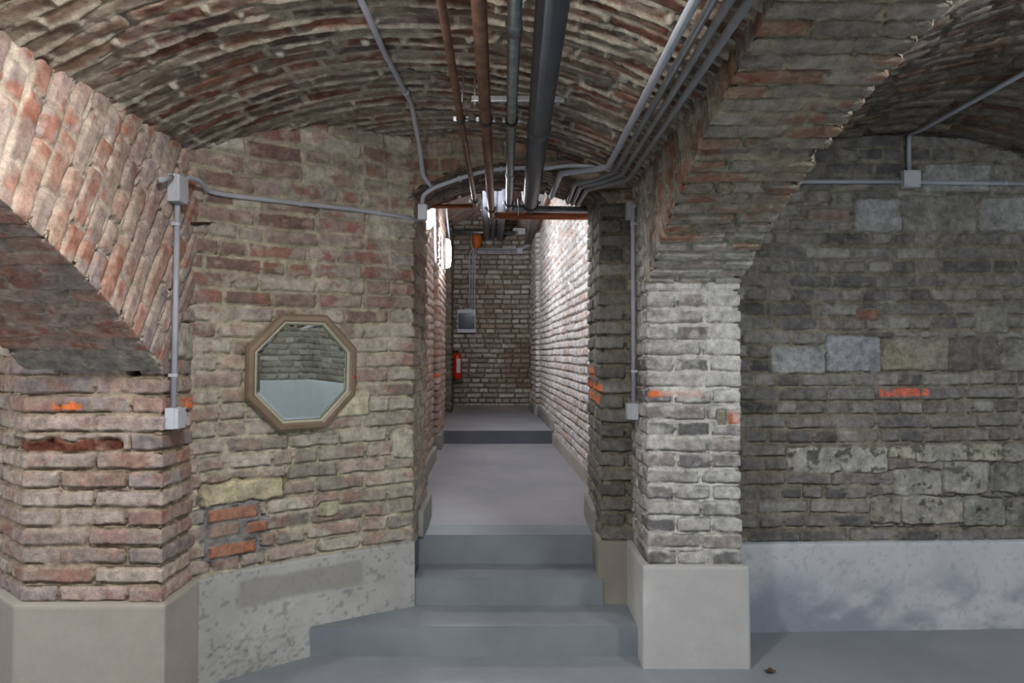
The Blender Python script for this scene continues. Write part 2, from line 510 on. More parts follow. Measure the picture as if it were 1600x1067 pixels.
def lathe_geo(prof, sides=24, M=None):
    V = []; Fc = []
    for r, z in prof:
        for k in range(sides):
            a = 2 * PI * k / sides; V.append(Vector((r * math.cos(a), r * math.sin(a), z)))
    for i in range(len(prof) - 1):
        for k in range(sides):
            a = i * sides + k; b2 = i * sides + (k + 1) % sides; Fc.append((a, b2, b2 + sides, a + sides))
    Fc.append(tuple(range(sides))[::-1]); n0 = (len(prof) - 1) * sides; Fc.append(tuple(n0 + k for k in range(sides)))
    if M is not None: V = [M @ v for v in V]
    return V, Fc

def lathe(name, prof, mat, parent=None, M=None, sides=24, smooth=True):
    V, Fc = lathe_geo(prof, sides, M); return link_mesh(name, V, Fc, mat, parent, smooth)

def prism(name, poly, z0, z1, mat, parent=None, bev=0.0):
    """vertical prism on a plan polygon, top edges softened"""
    import bmesh
    bm = bmesh.new()
    vs = [bm.verts.new((p[0], p[1], z0)) for p in poly]; f = bm.faces.new(vs)
    r = bmesh.ops.extrude_face_region(bm, geom=[f]); top = [g for g in r['geom'] if isinstance(g, bmesh.types.BMVert)]
    for v in top: v.co.z = z1
    bmesh.ops.recalc_face_normals(bm, faces=bm.faces[:])
    if bev:
        es = [e for e in bm.edges if all(abs(v.co.z - z1) < 1e-6 for v in e.verts)]
        bmesh.ops.bevel(bm, geom=es, offset=bev, segments=2, affect='EDGES')
    me = bpy.data.meshes.new(name); bm.to_mesh(me); bm.free(); me.materials.append(mat)
    o = bpy.data.objects.new(name, me); COL.objects.link(o)
    if parent: o.parent = parent
    return o

# ------------------------------------------------------------------ plan
PX_L, PX_L2 = -1.43, -2.00      # faces of the left pillar
PX_R, PX_R2 = 0.650, 1.105      # faces of the white pillar
ZP = 0.485                      # plinth height
ZC = 0.4525                     # corridor floor
ZL = 0.601                      # landing floor
SPR = 2.39                      # springing of the vaults

p_left = Path([(-2.75, 3.40), (PX_L2, 2.80), (PX_L, 2.80), (PX_L, 3.16)], 0.0055, side=1)
p_mirror = Path([(-1.445, 3.05), (-1.36, 3.155), (-1.20, 3.285), (-1.01, 3.425), (-.76, 3.575), (-.535, 3.715), (-.548, 4.42), (-.82, 4.44)], 0.0055, side=1)
p_wallA = Path([(-.70, 4.40), (-.765, 6.69), (-1.15, 6.70)], 0.010, side=1)
p_pier2 = Path([(-1.15, 7.46), (-.80, 7.46), (-.835, 8.60), (-1.15, 8.62)], 0.010, side=1)
p_wallC = Path([(-1.00, 6.6), (-1.13, 11.0)], 0.02, side=1)
p_pier3 = Path([(-1.3, 10.3), (-.915, 10.3), (-.93, 10.95)], 0.012, side=1)
p_back = Path([(-1.2, 10.9), (.5, 10.9)], 0.010, side=1)
p_wallR = Path([(.66, 4.40), (.487, 7.96), (.40, 9.85), (.345, 9.86), (.30, 11.0)], 0.0075, side=-1)
p_pierR = Path([(.67, 3.72), (.478, 3.72), (.490, 4.42), (.75, 4.44)], 0.006, side=-1)
p_pillar = Path([(PX_R, 3.76), (PX_R, 3.30), (PX_R2, 3.30), (PX_R2, 3.80)], 0.0055, side=1)
p_right = Path([(1.07, 3.715), (3.30, 3.80)], 0.006, side=1)
# orientation fix: the normal must face the camera side
p_pillar.corners = [p_pillar.cum[1], p_pillar.cum[2]]

# ------------------------------------------------------------------ palettes
PAL_PINK = ((188, 170, 162), (174, 156, 150), (184, 160, 152), (166, 152, 150), (196, 180, 168), (176, 140, 128))
PAL_LOW = ((176, 166, 154), (164, 154, 145), (184, 174, 160), (160, 146, 138), (172, 154, 144))
PAL_DARK = ((112, 109, 108), (124, 120, 118), (138, 134, 130), (100, 98, 97), (132, 122, 116), (150, 147, 142))
PAL_WHITE = ((136, 134, 132), (156, 154, 152), (120, 118, 118), (176, 174, 170), (150, 142, 138))
PAL_VAULT = ((132, 112, 96), (118, 100, 90), (142, 124, 108), (152, 138, 122), (132, 92, 74), (114, 96, 92))
PAL_SOFFR = ((168, 160, 146), (150, 142, 130), (178, 170, 156), (156, 138, 122), (156, 112, 86), (142, 132, 122))
PAL_ARCHL = ((190, 160, 150), (182, 150, 140), (198, 174, 162), (170, 144, 136), (190, 140, 120), (174, 156, 152))
MORT_TAN = (160, 150, 130)

ORANGE = (248, 132, 72)

# ---- left pillar
def left_rad(Y, Z):   # True below the skewback line of the left arch
    return (Z - 1.45) < (Y - 2.80) * 1.35
r = []
r += [(*p_left.rect(83, 626, 130, 641), ORANGE, {'paint': .95, 'wob': .012})]
r += [(*p_left.rect(284, 620, 319, 638), ORANGE, {'paint': .95, 'wob': .008})]
r += [(*p_left.rect(196, 568, 214, 588), (10, 8, 7), {'h': -.07, 'wob': .006, 'relief': .0, 'r': .01})]  # recessed hole, the shade inside it painted near-black
r += [(*p_left.rect(24, 688, 190, 707), (120, 72, 58), {'h': -.018, 'wob': .02, 'relief': .07, 'fs': 16})]
r += [(*p_left.rect(258, 505, 300, 560), (176, 170, 156), {'relief': .012, 'fs': 30})]
strip('wall_left', p_left, ZP - .02, 2.46, seed=11, corners=(p_left.cum[1], p_left.cum[2]), palette=PAL_PINK, mortar=(168, 152, 132),
      depth=.011, joint=.014, rects=r, patchred=((170, 110, 88), .4), ch=.0775, t_off=ZP - .01, wash=(188, 176, 164), wash_amt=.35,
      keep=lambda S, Z, X, Y: np.where(X > PX_L - .012, (Z < 1.46) | left_rad(Y, Z), (Z < 1.475) | (X < PX_L2 - .004)),
      label='pinkish brick pillar at left carrying the left arch')

# ---- mirror wall, running on round the left jamb of the corridor
cm = p_mirror.cum
r = []
r += [(*p_mirror.rect(318, 750, 446, 785), (206, 196, 160), {'h': .012, 'relief': .03, 'fs': 10, 'mort': (150, 140, 120)})]
r += [(*p_mirror.rect(522, 612, 578, 650), (204, 196, 166), {'h': .014, 'relief': .02, 'fs': 9})]
x0, x1, za, zb = p_mirror.rect(322, 785, 410, 872)
r += [(x0, x1, za, zb, (134, 134, 134), {'h': -.004, 'relief': .006, 'fs': 30, 'wob': .016, 'gap': .0, 'flat': 1, 'mort': (134, 134, 134)})]
for (a, b_, c_, d_) in ((328, 792, 404, 812), (328, 818, 376, 838), (388, 814, 420, 832), (330, 848, 402, 868)):
    r += [(*p_mirror.rect(a, b_, c_, d_), (176, 112, 84) if a != 328 or b_ != 818 else (160, 134, 120), {'h': .006, 'relief': .006, 'fs': 24, 'wob': .004, 'gap': .004, 'r': .006, 'mort': (134, 134, 134)})]
r += [(*p_mirror.rect(612, 672, 646, 716), (196, 190, 172), {'h': .006, 'relief': .012})]
r += [(*p_mirror.rect(500, 786, 530, 806), (188, 184, 156), {'h': .004, 'relief': .012})]
r += [(*p_mirror.rect(624, 766, 628, 782), (196, 92, 50), {'paint': .8, 'wob': .004})]
def lean_front(Z, X):
    z0 = 2.28 + .24 * sstep(-1.0, -.58, X)
    return np.clip(Z - z0, 0, 1) * .55 + 0.02 * sstep(z0, z0 + .05, Z)
def mirror_col(S, Z, P, col):
    k = sstep(.9, 2.1, Z + .35 * (fbm(S * 1.3, Z * 1.3, 4, 3) - .5))[..., None]
    br_ = sstep(.40, .28, col.mean(-1))[..., None]      # the clay, not the pale mortar
    red = col * (1 - br_ + br_ * lin((162, 132, 120)) / lin((166, 152, 140)))
    col = col * (1 - k) + red * k
    return col
strip('wall_front_left', p_mirror, ZP - .03, 2.80, seed=27, corners=(cm[5], cm[6]), palette=PAL_LOW, mortar=(186, 177, 158), depth=.008, bright=.32,
      joint=.014, rects=r, lean=lean_front, patchred=((162, 112, 94), .45), t_off=ZP, wash=(186, 178, 162), wash_amt=.25, bond='mixed', wob=.016, colfn=mirror_col, smear=.6,
      keep=lambda S, Z, X, Y: np.where(S > cm[5] + .03, Z < 2.56, Z < 2.79),
      label='curved rough brick wall carrying the octagonal mirror')

# ---- lunette over the corridor opening
OC = -.028; OHW = .512
def open_z(X, Y):
    """soffit height of the opening's shallow arch"""
    f = np.clip((Y - 3.72) / .70, 0, 1)
    crown = 2.535 + .030 * f; drop = .18 - .06 * f
    q = np.clip((X - OC) / OHW, -1.1, 1.1)
    return crown - drop * q * q
p_lun = Path([(-.56, 3.712), (.74, 3.712)], 0.006, side=1)
def opening_keep(S, Z, X, Y): return Z > open_z(X, 3.7) - .004
strip('wall_front', p_lun, 2.32, 2.80, seed=31, palette=((166, 146, 132), (152, 134, 122), (172, 154, 138), (154, 118, 100)), mortar=(164, 154, 134), depth=.016, joint=.016, lean=lean_front,
      keep=opening_keep, patchred=((132, 70, 50), .5), bond='mixed', wob=.02, smear=.8, label='rough brick lunette above the corridor opening')
# its soffit
ns, ntt = 190, 130
q = np.linspace(-1.06, 1.06, ns); yy = np.linspace(3.705, 4.46, ntt)
Q, YY = np.meshgrid(q, yy, indexing='ij')
XX = OC + Q * OHW; ZZ = open_z(XX, YY)
h, col = bricks(XX + 1, YY, 5, 3, palette=PAL_VAULT, mortar=(120, 112, 94), depth=.014, bond='mixed')
structure(grid_mesh('ceiling', np.stack([XX, YY, ZZ - h - .002], -1), col, None, M_BRICK), 'low brick arch soffit over the steps into the corridor')

# ---- white pillar
def right_rad(Y, Z): return (Z - 1.835) < (Y - 3.30) * 1.9
cp = p_pillar.cum
r = []
r += [(*p_pillar.rect(1012, 610, 1100, 620), ORANGE, {'paint': .9, 'wob': .012})]
r += [(*p_pillar.rect(1137, 642, 1157, 663), (196, 112, 82), {'h': .004, 'relief': .006, 'wob': .003, 'r': .006, 'gap': .006})]
r += [(*p_pillar.rect(1120, 640, 1135, 665), (140, 136, 118), {'h': -.004, 'relief': .006, 'wob': .003, 'r': .006, 'gap': .006})]
def pillar_col(S, Z, P, col):
    f = sstep(cp[1] - .03, cp[1] + .01, S) 
    return col * (0.72 + .28 * f[..., None]) if False else col
strip('wall_front_right', p_pillar, ZP - .02, 2.46, seed=43, corners=(cp[1], cp[2]), palette=PAL_WHITE, mortar=(204, 202, 196), depth=.008, joint=.016,
      rects=r, t_off=ZP - .01, wash=(214, 213, 208), wash_amt=.72, wash_scale=4.5, stretch=.275, bond='mixed', smear=.8,
      keep=lambda S, Z, X, Y: np.where(S < cp[1] - .02, (Z < 1.84) | right_rad(Y, Z), np.where(S > cp[2] + .02, Z < 2.45, Z < 1.85)),
      label='white-limed brick pillar carrying the right arch')

# ---- dark jamb pier right of the steps
r = []
pj = p_pierR
r += [(*pj.rect(920, 572, 927, 588), ORANGE, {'paint': 1, 'wob': .004})]
r += [(*pj.rect(920, 597, 941, 612), ORANGE, {'paint': 1, 'wob': .006})]
r += [(*pj.rect(920, 614, 939, 628), ORANGE, {'paint': 1, 'wob': .006})]
strip('wall_right_jamb', pj, ZP - .03, 2.5, seed=51, corners=(pj.cum[1], pj.cum[2]), palette=((120, 117, 109), (132, 128, 119), (106, 104, 98), (142, 140, 132)), mortar=(130, 125, 108),
      depth=.014, joint=.015, rects=r, t_off=ZP - .01, ch=.080, stretch=.29, wash=(150, 148, 138), wash_amt=.3,
      label='dark mossy brick jamb on the right side of the steps')

# ---- right bay wall with stone blocks
pr = p_right
G1 = (158, 158, 156); G2 = (162, 159, 148); G3 = (138, 136, 130)
ST = [(1337, 309, 1411, 362, G1), (1412, 306, 1529, 362, G3), (1536, 308, 1612, 362, G1), (1204, 540, 1291, 583, (164, 166, 164)), (1292, 525, 1377, 581, (156, 160, 164)),
      (1379, 527, 1482, 579, (150, 146, 128)), (1483, 527, 1562, 579, (104, 100, 96)), (1566, 529, 1640, 580, G3), (1527, 478, 1578, 521, (154, 152, 136)),
      (1228, 698, 1386, 738, (176, 174, 164)), (1388, 698, 1430, 716, (186, 184, 168)), (1431, 693, 1511, 722, (182, 180, 166)), (1513, 694, 1566, 720, (180, 178, 160)), (1568, 694, 1640, 722, G2),
      (1395, 733, 1469, 775, (166, 164, 154)), (1473, 722, 1544, 771, (166, 163, 152)), (1546, 725, 1640, 771, G3), (1360, 775, 1406, 819, (146, 143, 128)), (1408, 775, 1502, 819, (164, 161, 150)),
      (1504, 777, 1570, 823, (150, 150, 140)), (1572, 780, 1640, 823, G3), (1445, 256, 1552, 299, G1), (1557, 256, 1640, 300, G3), (1300, 300, 1334, 330, G3)]
r = [(*pr.rect(a, b_, c_, d_), cc, {'h': .004, 'relief': .034, 'fs': 13, 'spots': (b_ > 590), 'wob': .013}) for a, b_, c_, d_, cc in ST]
r += [(*pr.rect(1373, 605, 1452, 620), (236, 122, 92), {'paint': .8, 'wob': .008, 'brickonly': 1})]
r += [(*pr.rect(1262, 326, 1330, 344), (138, 112, 100), {'h': .004, 'relief': .006, 'wob': .004, 'r': .01})]
r += [(*pr.rect(1340, 484, 1372, 500), (132, 100, 88), {'h': .0, 'relief': .02, 'wob': .01, 'r': .01})]
def right_col(S, Z, P, col):
    k = sstep(.45, .6, fbm(S * .9 + 3, Z * .9, 9, 4))[..., None]
    return col * (1 - .22 * k) + .22 * k * col * lin((170, 172, 178)) / lin((150, 150, 150))
strip('wall_right', pr, ZP - .05, 2.85, seed=63, palette=PAL_DARK, mortar=(138, 132, 118), depth=.009, joint=.014, rects=r, t_off=ZP - .02,
      wash=(158, 156, 150), wash_amt=.28, wash_scale=3.0, stretch=.27, head=.135, colfn=right_col, label='dark grey brick wall with inset limestone blocks')

# ---- arches: section swept round a circle in the Y-Z plane
def arch(name, yc, zc, R, y_spring, xa, xb, height, seed, label, res=0.006, y_end=-1.2, impost=None, endwash=False, **kw):
    """face on x=xa rising radially, soffit from xa to xb, then the far face"""
    sgn = 1 if xb > xa else -1
    sec = [(xa, height), (xa, 0.0), (xb, 0.0), (xb, height)]
    P = Path(sec, res, side=1)       # (x, radial)
    tmax = math.asin((y_spring - yc) / R) * R; tmin = -math.asin(min(.99, (yc - y_end) / R)) * R
    t = np.linspace(tmin, tmax, int((tmax - tmin) / res) + 1)
    S, T = np.meshgrid(P.s, t, indexing='ij')
    if impost: kw['rects'] = tuple((P.cum[1] + a_ * (P.cum[2] - P.cum[1]), P.cum[1] + b_ * (P.cum[2] - P.cum[1]), tmax - .13, tmax, impost, {'wob': .006, 'relief': .01, 'h': .0}) for a_, b_ in ((0, .5), (.5, 1.05)))
    h, col = bricks(S, T, seed, P.L, corners=(P.cum[1], P.cum[2]), **kw)
    if endwash:
        n_ = sstep(.36, .58, fbm(S * 5, T * 9, 37, 5, .65)) * sstep(tmax - .75, tmax - .15, T + .15 * (fbm(S * 3, T * 3, 38, 2) - .5)) * .7
        col = col * (1 - n_[..., None]) + lin((206, 204, 196)) * n_[..., None]
    # normals must point outwards from the masonry: away from the section interior
    nx = P.nx[:, None]; ny = P.ny[:, None]
    cx = (xa + xb) / 2
    flip = np.where((P.y[:, None] < .02) & (ny > .5), -1, 1)
    outx = np.where(np.abs(nx) > .5, np.sign(P.x[:, None] - cx) * np.abs(nx), nx * 1.0)
    outy = -np.abs(ny)
    X = P.x[:, None] + outx * h; r_ = R + P.y[:, None] + outy * h
    th = T / R
    pts = np.stack([X + 0 * T, yc + r_ * np.sin(th), zc - R + r_ * np.cos(th)], -1)
    k = pts[..., 2] < 2.52
    return structure(grid_mesh(name, pts, col, k, M_BRICK), label)

arch('wall_left_arch', .43, 2.21, 4.0, 2.81, PX_L, PX_L2, 1.20, 71, 'reddish brick arch face and dark soffit at upper left', palette=PAL_ARCHL, mortar=(200, 186, 170),
     impost=(164, 161, 150), depth=.008, joint=.014, bond='mixed', wash=(204, 188, 174), wash_amt=.4, wash_scale=2.4, patchred=((178, 98, 66), .6), wob=.012, smear=.8)
arch('wall_right_arch', .90, 2.43, 5.13, 3.31, PX_R, PX_R2, .70, 83, 'brick arch soffit springing from the white pillar', endwash=True, palette=PAL_SOFFR, mortar=(168, 160, 138),
     depth=.010, joint=.015, bond='mixed', wash=(168, 162, 146), wash_amt=.3, patchred=((150, 74, 44), .6), wob=.014, ch=.072, miss=.03, smear=.5)

# ---- barrel vaults along Y
def vault(name, xa, xb, spr, rise, y0, y1, seed, label, res=0.008, mat=M_BRICK, skew=0.0, **kw):
    hw = (xb - xa) / 2; xc = (xa + xb) / 2; R = (hw * hw + rise * rise) / (2 * rise); a = math.asin(hw / R)
    ns = int(2 * a * R / res); s = np.linspace(-a * R, a * R, ns); t = np.linspace(y0, y1, int((y1 - y0) / res))
    S, T = np.meshgrid(s, t, indexing='ij')
    h, col = bricks(S + a * R, T, seed, 2 * a * R, **kw)
    th = S / R; rr = R - h
    X = xc + rr * np.sin(th) + skew * (T - y0); Z = spr + rise - R + rr * np.cos(th)
    return structure(grid_mesh(name, np.stack([X, T, Z], -1), col, None, mat), label)

vault('ceiling', PX_L - .02, PX_R + .02, SPR, .28, -4.6, .9, 92, 'brick barrel vault behind the viewpoint', res=.03, palette=PAL_VAULT, mortar=(168, 156, 136), depth=.01)
def vault_rect(u, v, w_, h_):
    R_ = (1.06 ** 2 + .28 ** 2) / .56; Y = 2.5
    for _ in range(40):
        q = at(u, v, Y); zz = SPR + .28 - R_ + math.sqrt(R_ * R_ - (q[0] + .39) ** 2); Y *= (zz - CAMZ) / (q[2] - CAMZ)
    q = at(u, v, Y); a = math.asin(1.06 / R_); sc = math.asin((q[0] + .39) / R_) * R_ + a * R_
    return (sc - w_, sc + w_, Y - h_, Y + h_, (206, 202, 194), {'wob': .008, 'h': .012, 'relief': .01, 'gap': 0, 'r': .01})
DABS = [vault_rect(u, v, .016, .022) for u, v in ((437, 83), (570, 65), (271, 133), (975, 122), (735, 62))]
vault('ceiling', PX_L - .02, PX_R + .02, SPR, .28, .85, 3.74, 91, 'brick barrel vault over the middle bay', palette=PAL_VAULT + ((138, 88, 70), (126, 84, 70)), bright=.34, mortar=(186, 178, 162), depth=.004, joint=.015,
      bond='stretch', patchred=((138, 88, 68), .5), wob=.014, ch=.073, jit=.003, wash=(162, 152, 136), wash_amt=.35, smear=.0, ridge=.016, groove=.02, groove_cut=.06, rects=DABS)
vault('ceiling', PX_R2 - .02, 3.24, SPR, .32, -4.6, .9, 98, 'brick vault of the right bay behind the viewpoint', res=.03, palette=PAL_VAULT, mortar=(140, 130, 112), depth=.01)
vault('ceiling', PX_R2 - .02, 3.24, SPR, .32, .85, 3.86, 97, 'dark brick vault over the right bay', res=.01, palette=((110, 102, 94), (124, 114, 102), (96, 90, 84), (120, 92, 76)), mortar=(140, 134, 120),
      depth=.016, joint=.015, bond='mixed', wob=.02, ch=.08, jit=.01)
vault('ceiling', -4.2, PX_L2 + .02, SPR, .32, -4.6, 3.6, 99, 'brick vault over the left bay', res=.03, palette=PAL_VAULT, mortar=(140, 130, 112), depth=.01)
vault('ceiling', -1.02, .60, 3.20, .50, 4.40, 11.1, 101, 'high brick vault of the corridor', res=.014, mat=M_BRICK_FAR, palette=PAL_ARCHL, mortar=(180, 160, 140), depth=.012, skew=-.03, bond='mixed')

# ---- corridor walls
PALC = ((184, 168, 152), (170, 154, 138), (192, 180, 166), (160, 142, 126), (176, 140, 118))
strip('wall_corridor_left', p_wallA, ZC, 3.55, mat=M_BRICK_FAR, sat=.7, res=.011, seed=111, corners=(p_wallA.cum[1],), palette=PAL_ARCHL, mortar=(170, 150, 130), depth=.016, label='lit brick wall on the left of the corridor')
r = [(*p_pier2.rect(675, 583, 687, 591), ORANGE, {'paint': 1, 'wob': .01})]
strip('wall_corridor_left', p_pier2, ZC, 3.55, mat=M_BRICK_FAR, sat=.7, res=.011, seed=112, corners=(p_pier2.cum[1], p_pier2.cum[2]), palette=PAL_ARCHL, mortar=(170, 150, 130), depth=.016, rects=r, label='brick pier behind the second lamp in the corridor')
strip('wall_corridor_left', p_wallC, ZC, 3.7, mat=M_BRICK_FAR, res=.02, seed=113, palette=PALC, mortar=(150, 136, 118), label='recessed brick wall behind the corridor piers')
strip('wall_corridor_left', p_pier3, ZL, 3.7, mat=M_BRICK_FAR, res=.014, seed=114, corners=(p_pier3.cum[1],), palette=((120, 112, 98), (134, 126, 110)), mortar=(120, 112, 96), label='dark narrow brick pier at the far left of the corridor')
strip('wall_corridor_right', p_wallR, ZC, 3.5, mat=M_BRICK, gw=.0065, groove=.035, groove_cut=-.12, res=.0075, seed=115, palette=((212, 208, 204), (204, 200, 196), (220, 216, 212), (200, 180, 168)), mortar=(176, 166, 156), depth=.014, joint=.012,
      patchred=((190, 136, 112), .3), bond='english', miss=.006, wash=(206, 202, 198), wash_amt=.5, smear=.1, erode=.8, label='bright limed brick wall along the right of the corridor')
def back_col(S, Z, P, col):
    k = (sstep(.50, .60, fbm(S * 1.6, Z * 1.6, 14, 4)) * sstep(3.2, 1.6, Z))[..., None] * .55
    b2 = (sstep(.42, .30, S) * sstep(1.9, 2.2, Z))[..., None] * 0
    return col * (1 - k) + lin((112, 86, 68)) * k
strip('wall_back', p_back, ZL, 3.95, mat=M_BRICK_FAR, gw=.006, groove_cut=-.08, res=.009, seed=116, palette=((184, 176, 162), (172, 164, 150), (192, 184, 172), (160, 146, 128)), mortar=(112, 98, 82), depth=.014, joint=.013,
      colfn=back_col, ch=.079, bond='english', smear=.1, label='brick end wall of the corridor')

# ---- plinths
def pl_mirror_col(S, Z, P, col):
    a, za = p_mirror.st(372, 900); b_, zb = p_mirror.st(566, 895)
    top = 0.43 + 0 * S; bot = 0.335 + 0 * S
    f = (S - a) / (b_ - a)
    n = (fbm(S * 9, Z * 9, 7, 3) - .5) * .03
    k = sstep(-.02, .02, (S - a) + n) * sstep(-.02, .02, (b_ - S) + n) * sstep(.445, .425, Z + n * .5) * sstep(.30, .325, Z + n * .5)
    col = col * (1 - .8 * k[..., None]) + .8 * k[..., None] * lin((154, 152, 144))
    # damp and mortar flecks lower down
    g = .45 * sstep(.30, .02, Z + .3 * (fbm(S * 3, Z * 3, 8, 4) - .5))[..., None] * sstep(1.0, .2, S)[..., None]
    sp = sstep(.54, .62, fbm(S * 60, Z * 60, 12, 4))[..., None]
    col = col * (1 - g * (.25 + .45 * sp))
    e = sstep(.60, .70, S)[..., None] * 0
    return col
def damp(c, z_hi=.34, amt=.5, sc=1.5, sd=3):
    def f(S, Z, P, col):
        k = (sstep(.40, .58, fbm(S * sc, Z * sc * 1.6, sd, 5, .6)) * sstep(z_hi + .12, z_hi - .12, Z + .12 * (fbm(S * 3, Z * 3, sd + 1, 3) - .5)))[..., None] * amt
        return col * (1 - k) + lin(c) * k
    return f
plinth('baseboard_left', Path([(-2.75, 3.40), (PX_L2, 2.80), (PX_L, 2.80), (PX_L, 3.16)]), 0, ZP, seed=3, c1=(166, 160, 150), c2=(182, 176, 166), label='beige rendered plinth of the left pillar', off=.03)
plinth('baseboard_front_left', Path([(-1.445, 3.05), (-1.36, 3.155), (-1.20, 3.285), (-1.01, 3.425), (-.76, 3.575), (-.533, 3.700)]), 0, ZP, seed=5, c1=(176, 177, 174), c2=(198, 199, 196), colfn=pl_mirror_col, spots=.3, res=.007,
       label='curved rendered plinth under the mirror wall', off=.022)
plinth('baseboard_front_right', Path([(PX_R, 3.80), (PX_R, 3.30), (PX_R2, 3.30), (PX_R2, 3.80)]), 0, ZP, seed=8, c1=(190, 190, 188), c2=(206, 206, 204), label='square white rendered plinth of the right pillar', off=.028, wave=.002)
plinth('baseboard_right', Path([(1.07, 3.715), (3.40, 3.803)]), 0, ZP - .012, seed=9, c1=(200, 206, 212), c2=(214, 218, 222), colfn=damp((140, 149, 166), .26, .8, 1.7, 23), label='blue-white rendered plinth of the right bay wall', off=.03, spots=.15)
plinth('baseboard_right_jamb', Path([(.67, 3.72), (.478, 3.72), (.482, 3.97)], side=-1), 0.1, ZP, seed=10, c1=(150, 147, 136), c2=(172, 169, 159), label='stained concrete foot of the dark jamb', off=.016)
plinth('baseboard_corridor', Path([(-.62, 3.955), (-.537, 3.955), (-.548, 4.42), (-.70, 4.44)]), ZC, ZC + .145, seed=12, c1=(150, 150, 146), c2=(168, 168, 164), off=.028, label='low rendered skirting on the left jamb')
plinth('baseboard_corridor', Path([(.56, 3.955), (.480, 3.955), (.490, 4.42), (.66, 4.44)], side=-1), ZC, ZC + .145, seed=13, c1=(150, 150, 146), c2=(168, 168, 164), off=.022, label='low rendered skirting on the right jamb')
plinth('baseboard_corridor', Path([(-.70, 4.42), (-.765, 6.69), (-1.15, 6.70)]), ZC, ZC + .14, seed=14, c1=(150, 150, 146), c2=(168, 168, 164), off=.025, label='low rendered skirting along the corridor left wall')
plinth('baseboard_corridor', Path([(.66, 4.42), (.487, 7.96)], side=-1), ZC, ZC + .13, seed=15, c1=(160, 150, 140), c2=(178, 170, 160), off=.022, label='low rendered skirting along the corridor right wall')
plinth('baseboard_corridor', Path([(-1.15, 7.46), (-.80, 7.46), (-.82, 7.95)]), ZC, ZC + .16, seed=16, c1=(140, 138, 130), c2=(158, 156, 148), off=.035, label='low rendered skirting round the corridor pier')
plinth('baseboard_corridor', Path([(.60, 7.955), (.487, 7.96), (.40, 9.85), (.345, 9.86), (.30, 10.9)], side=-1), ZL, ZL + .13, seed=17, c1=(140, 138, 134), c2=(160, 158, 154), off=.03, label='low rendered skirting on the landing right side')
plinth('baseboard_back', Path([(-1.2, 10.9), (.5, 10.9)]), ZL, ZL + .075, seed=18, c1=(120, 112, 104), c2=(140, 132, 122), off=.03, label='low skirting of the corridor end wall')

# ---- floors and steps
structure(box('floor', -4.3, 4.4, -4.8, 3.9, -.08, 0.0, M_FLOOR), 'blue-grey painted concrete floor')
def step(poly, z0, z1, label, mat=M_STEP):
    o = prism('concrete_step', poly, z0, z1, mat, bev=.006)
    return tag(o, label, 'step')
step([(-1.015, 3.405), (.635, 3.405), (.66, 3.74), (-.53, 3.74), (-.76, 3.62), (-1.01, 3.46)], 0, .147, 'widest bottom grey concrete step')
step([(-.545, 3.695), (.49, 3.695), (.49, 3.98), (-.545, 3.98)], .147, .289, 'middle grey concrete step between bottom step and top step')
step([(-.545, 3.955), (.49, 3.955), (.50, 4.20), (-.55, 4.20)], .289, ZC, 'top grey concrete step at corridor floor level')
structure(prism('floor', [(-.56, 4.19), (.51, 4.19), (.51, 4.44), (.70, 4.44), (.50, 7.95), (-1.2, 7.95), (-1.2, 6.6), (-.80, 6.6), (-.74, 4.44), (-.56, 4.44)], .30, ZC - .0005, M_CFLOOR), 'light grey painted corridor floor')
M_RISER = paint_mat('dark_step_paint', (84, 88, 98), (100, 104, 114), scale=2.0, rough=0.45, bump=0.1, fine=160)
step([(-1.0, 7.93), (.50, 7.93), (.49, 8.16), (-1.0, 8.16)], ZC, ZL, 'dark grey riser step deep in the corridor', M_RISER)
structure(prism('floor', [(-1.25, 7.96), (.52, 7.96), (.50, 11.0), (-1.25, 11.0)], .5, ZL + .0008, M_CFLOOR), 'light grey landing floor at the corridor end')

# ---- unseen sides of the rooms, some of them seen in the mirror
CR = ((160, 158, 146), (146, 142, 130), (172, 168, 156), (134, 128, 118))
def p_simple(pts, res=.016, side=1): return Path(pts, res, side=side)
pb1 = p_simple([(3.24, 3.9), (3.24, 1.05), (3.75, .75), (3.75, -.05), (3.24, -.40), (3.24, -4.7)], .012, side=1)
strip('wall_right_side', pb1, .52, 2.75, mat=M_BRICK_FAR, res=.012, seed=121, palette=CR, mortar=(150, 144, 128), depth=.016, label='pale brick side wall of the right bay')
plinth('baseboard_right_side', Path([(3.24, 3.9), (3.24, 1.05), (3.75, .75), (3.75, -.05), (3.24, -.40), (3.24, -4.7)]), 0, .53, seed=21, c1=(200, 206, 210), c2=(216, 220, 224), off=.03, label='white rendered plinth of the right bay side wall')
pb2 = p_simple([(3.3, -4.6), (-4.2, -4.6)], .03)
strip('wall_rear', pb2, 0, 2.75, mat=M_BRICK_FAR, res=.03, seed=122, palette=PAL_PINK, mortar=(150, 144, 128), label='brick wall behind the viewpoint')
pb3 = p_simple([(-4.2, -4.6), (-4.2, 3.6)], .03)
strip('wall_left_side', pb3, 0, 2.75, mat=M_BRICK_FAR, res=.03, seed=123, palette=PAL_PINK, mortar=(150, 144, 128), label='brick side wall of the left bay')
pb4 = p_simple([(-4.2, 3.5), (-2.7, 3.38)], .02)
strip('wall_left_end', pb4, 0, 2.75, mat=M_BRICK_FAR, res=.02, seed=124, palette=PAL_PINK, mortar=(150, 144, 128), label='brick end wall of the left bay')

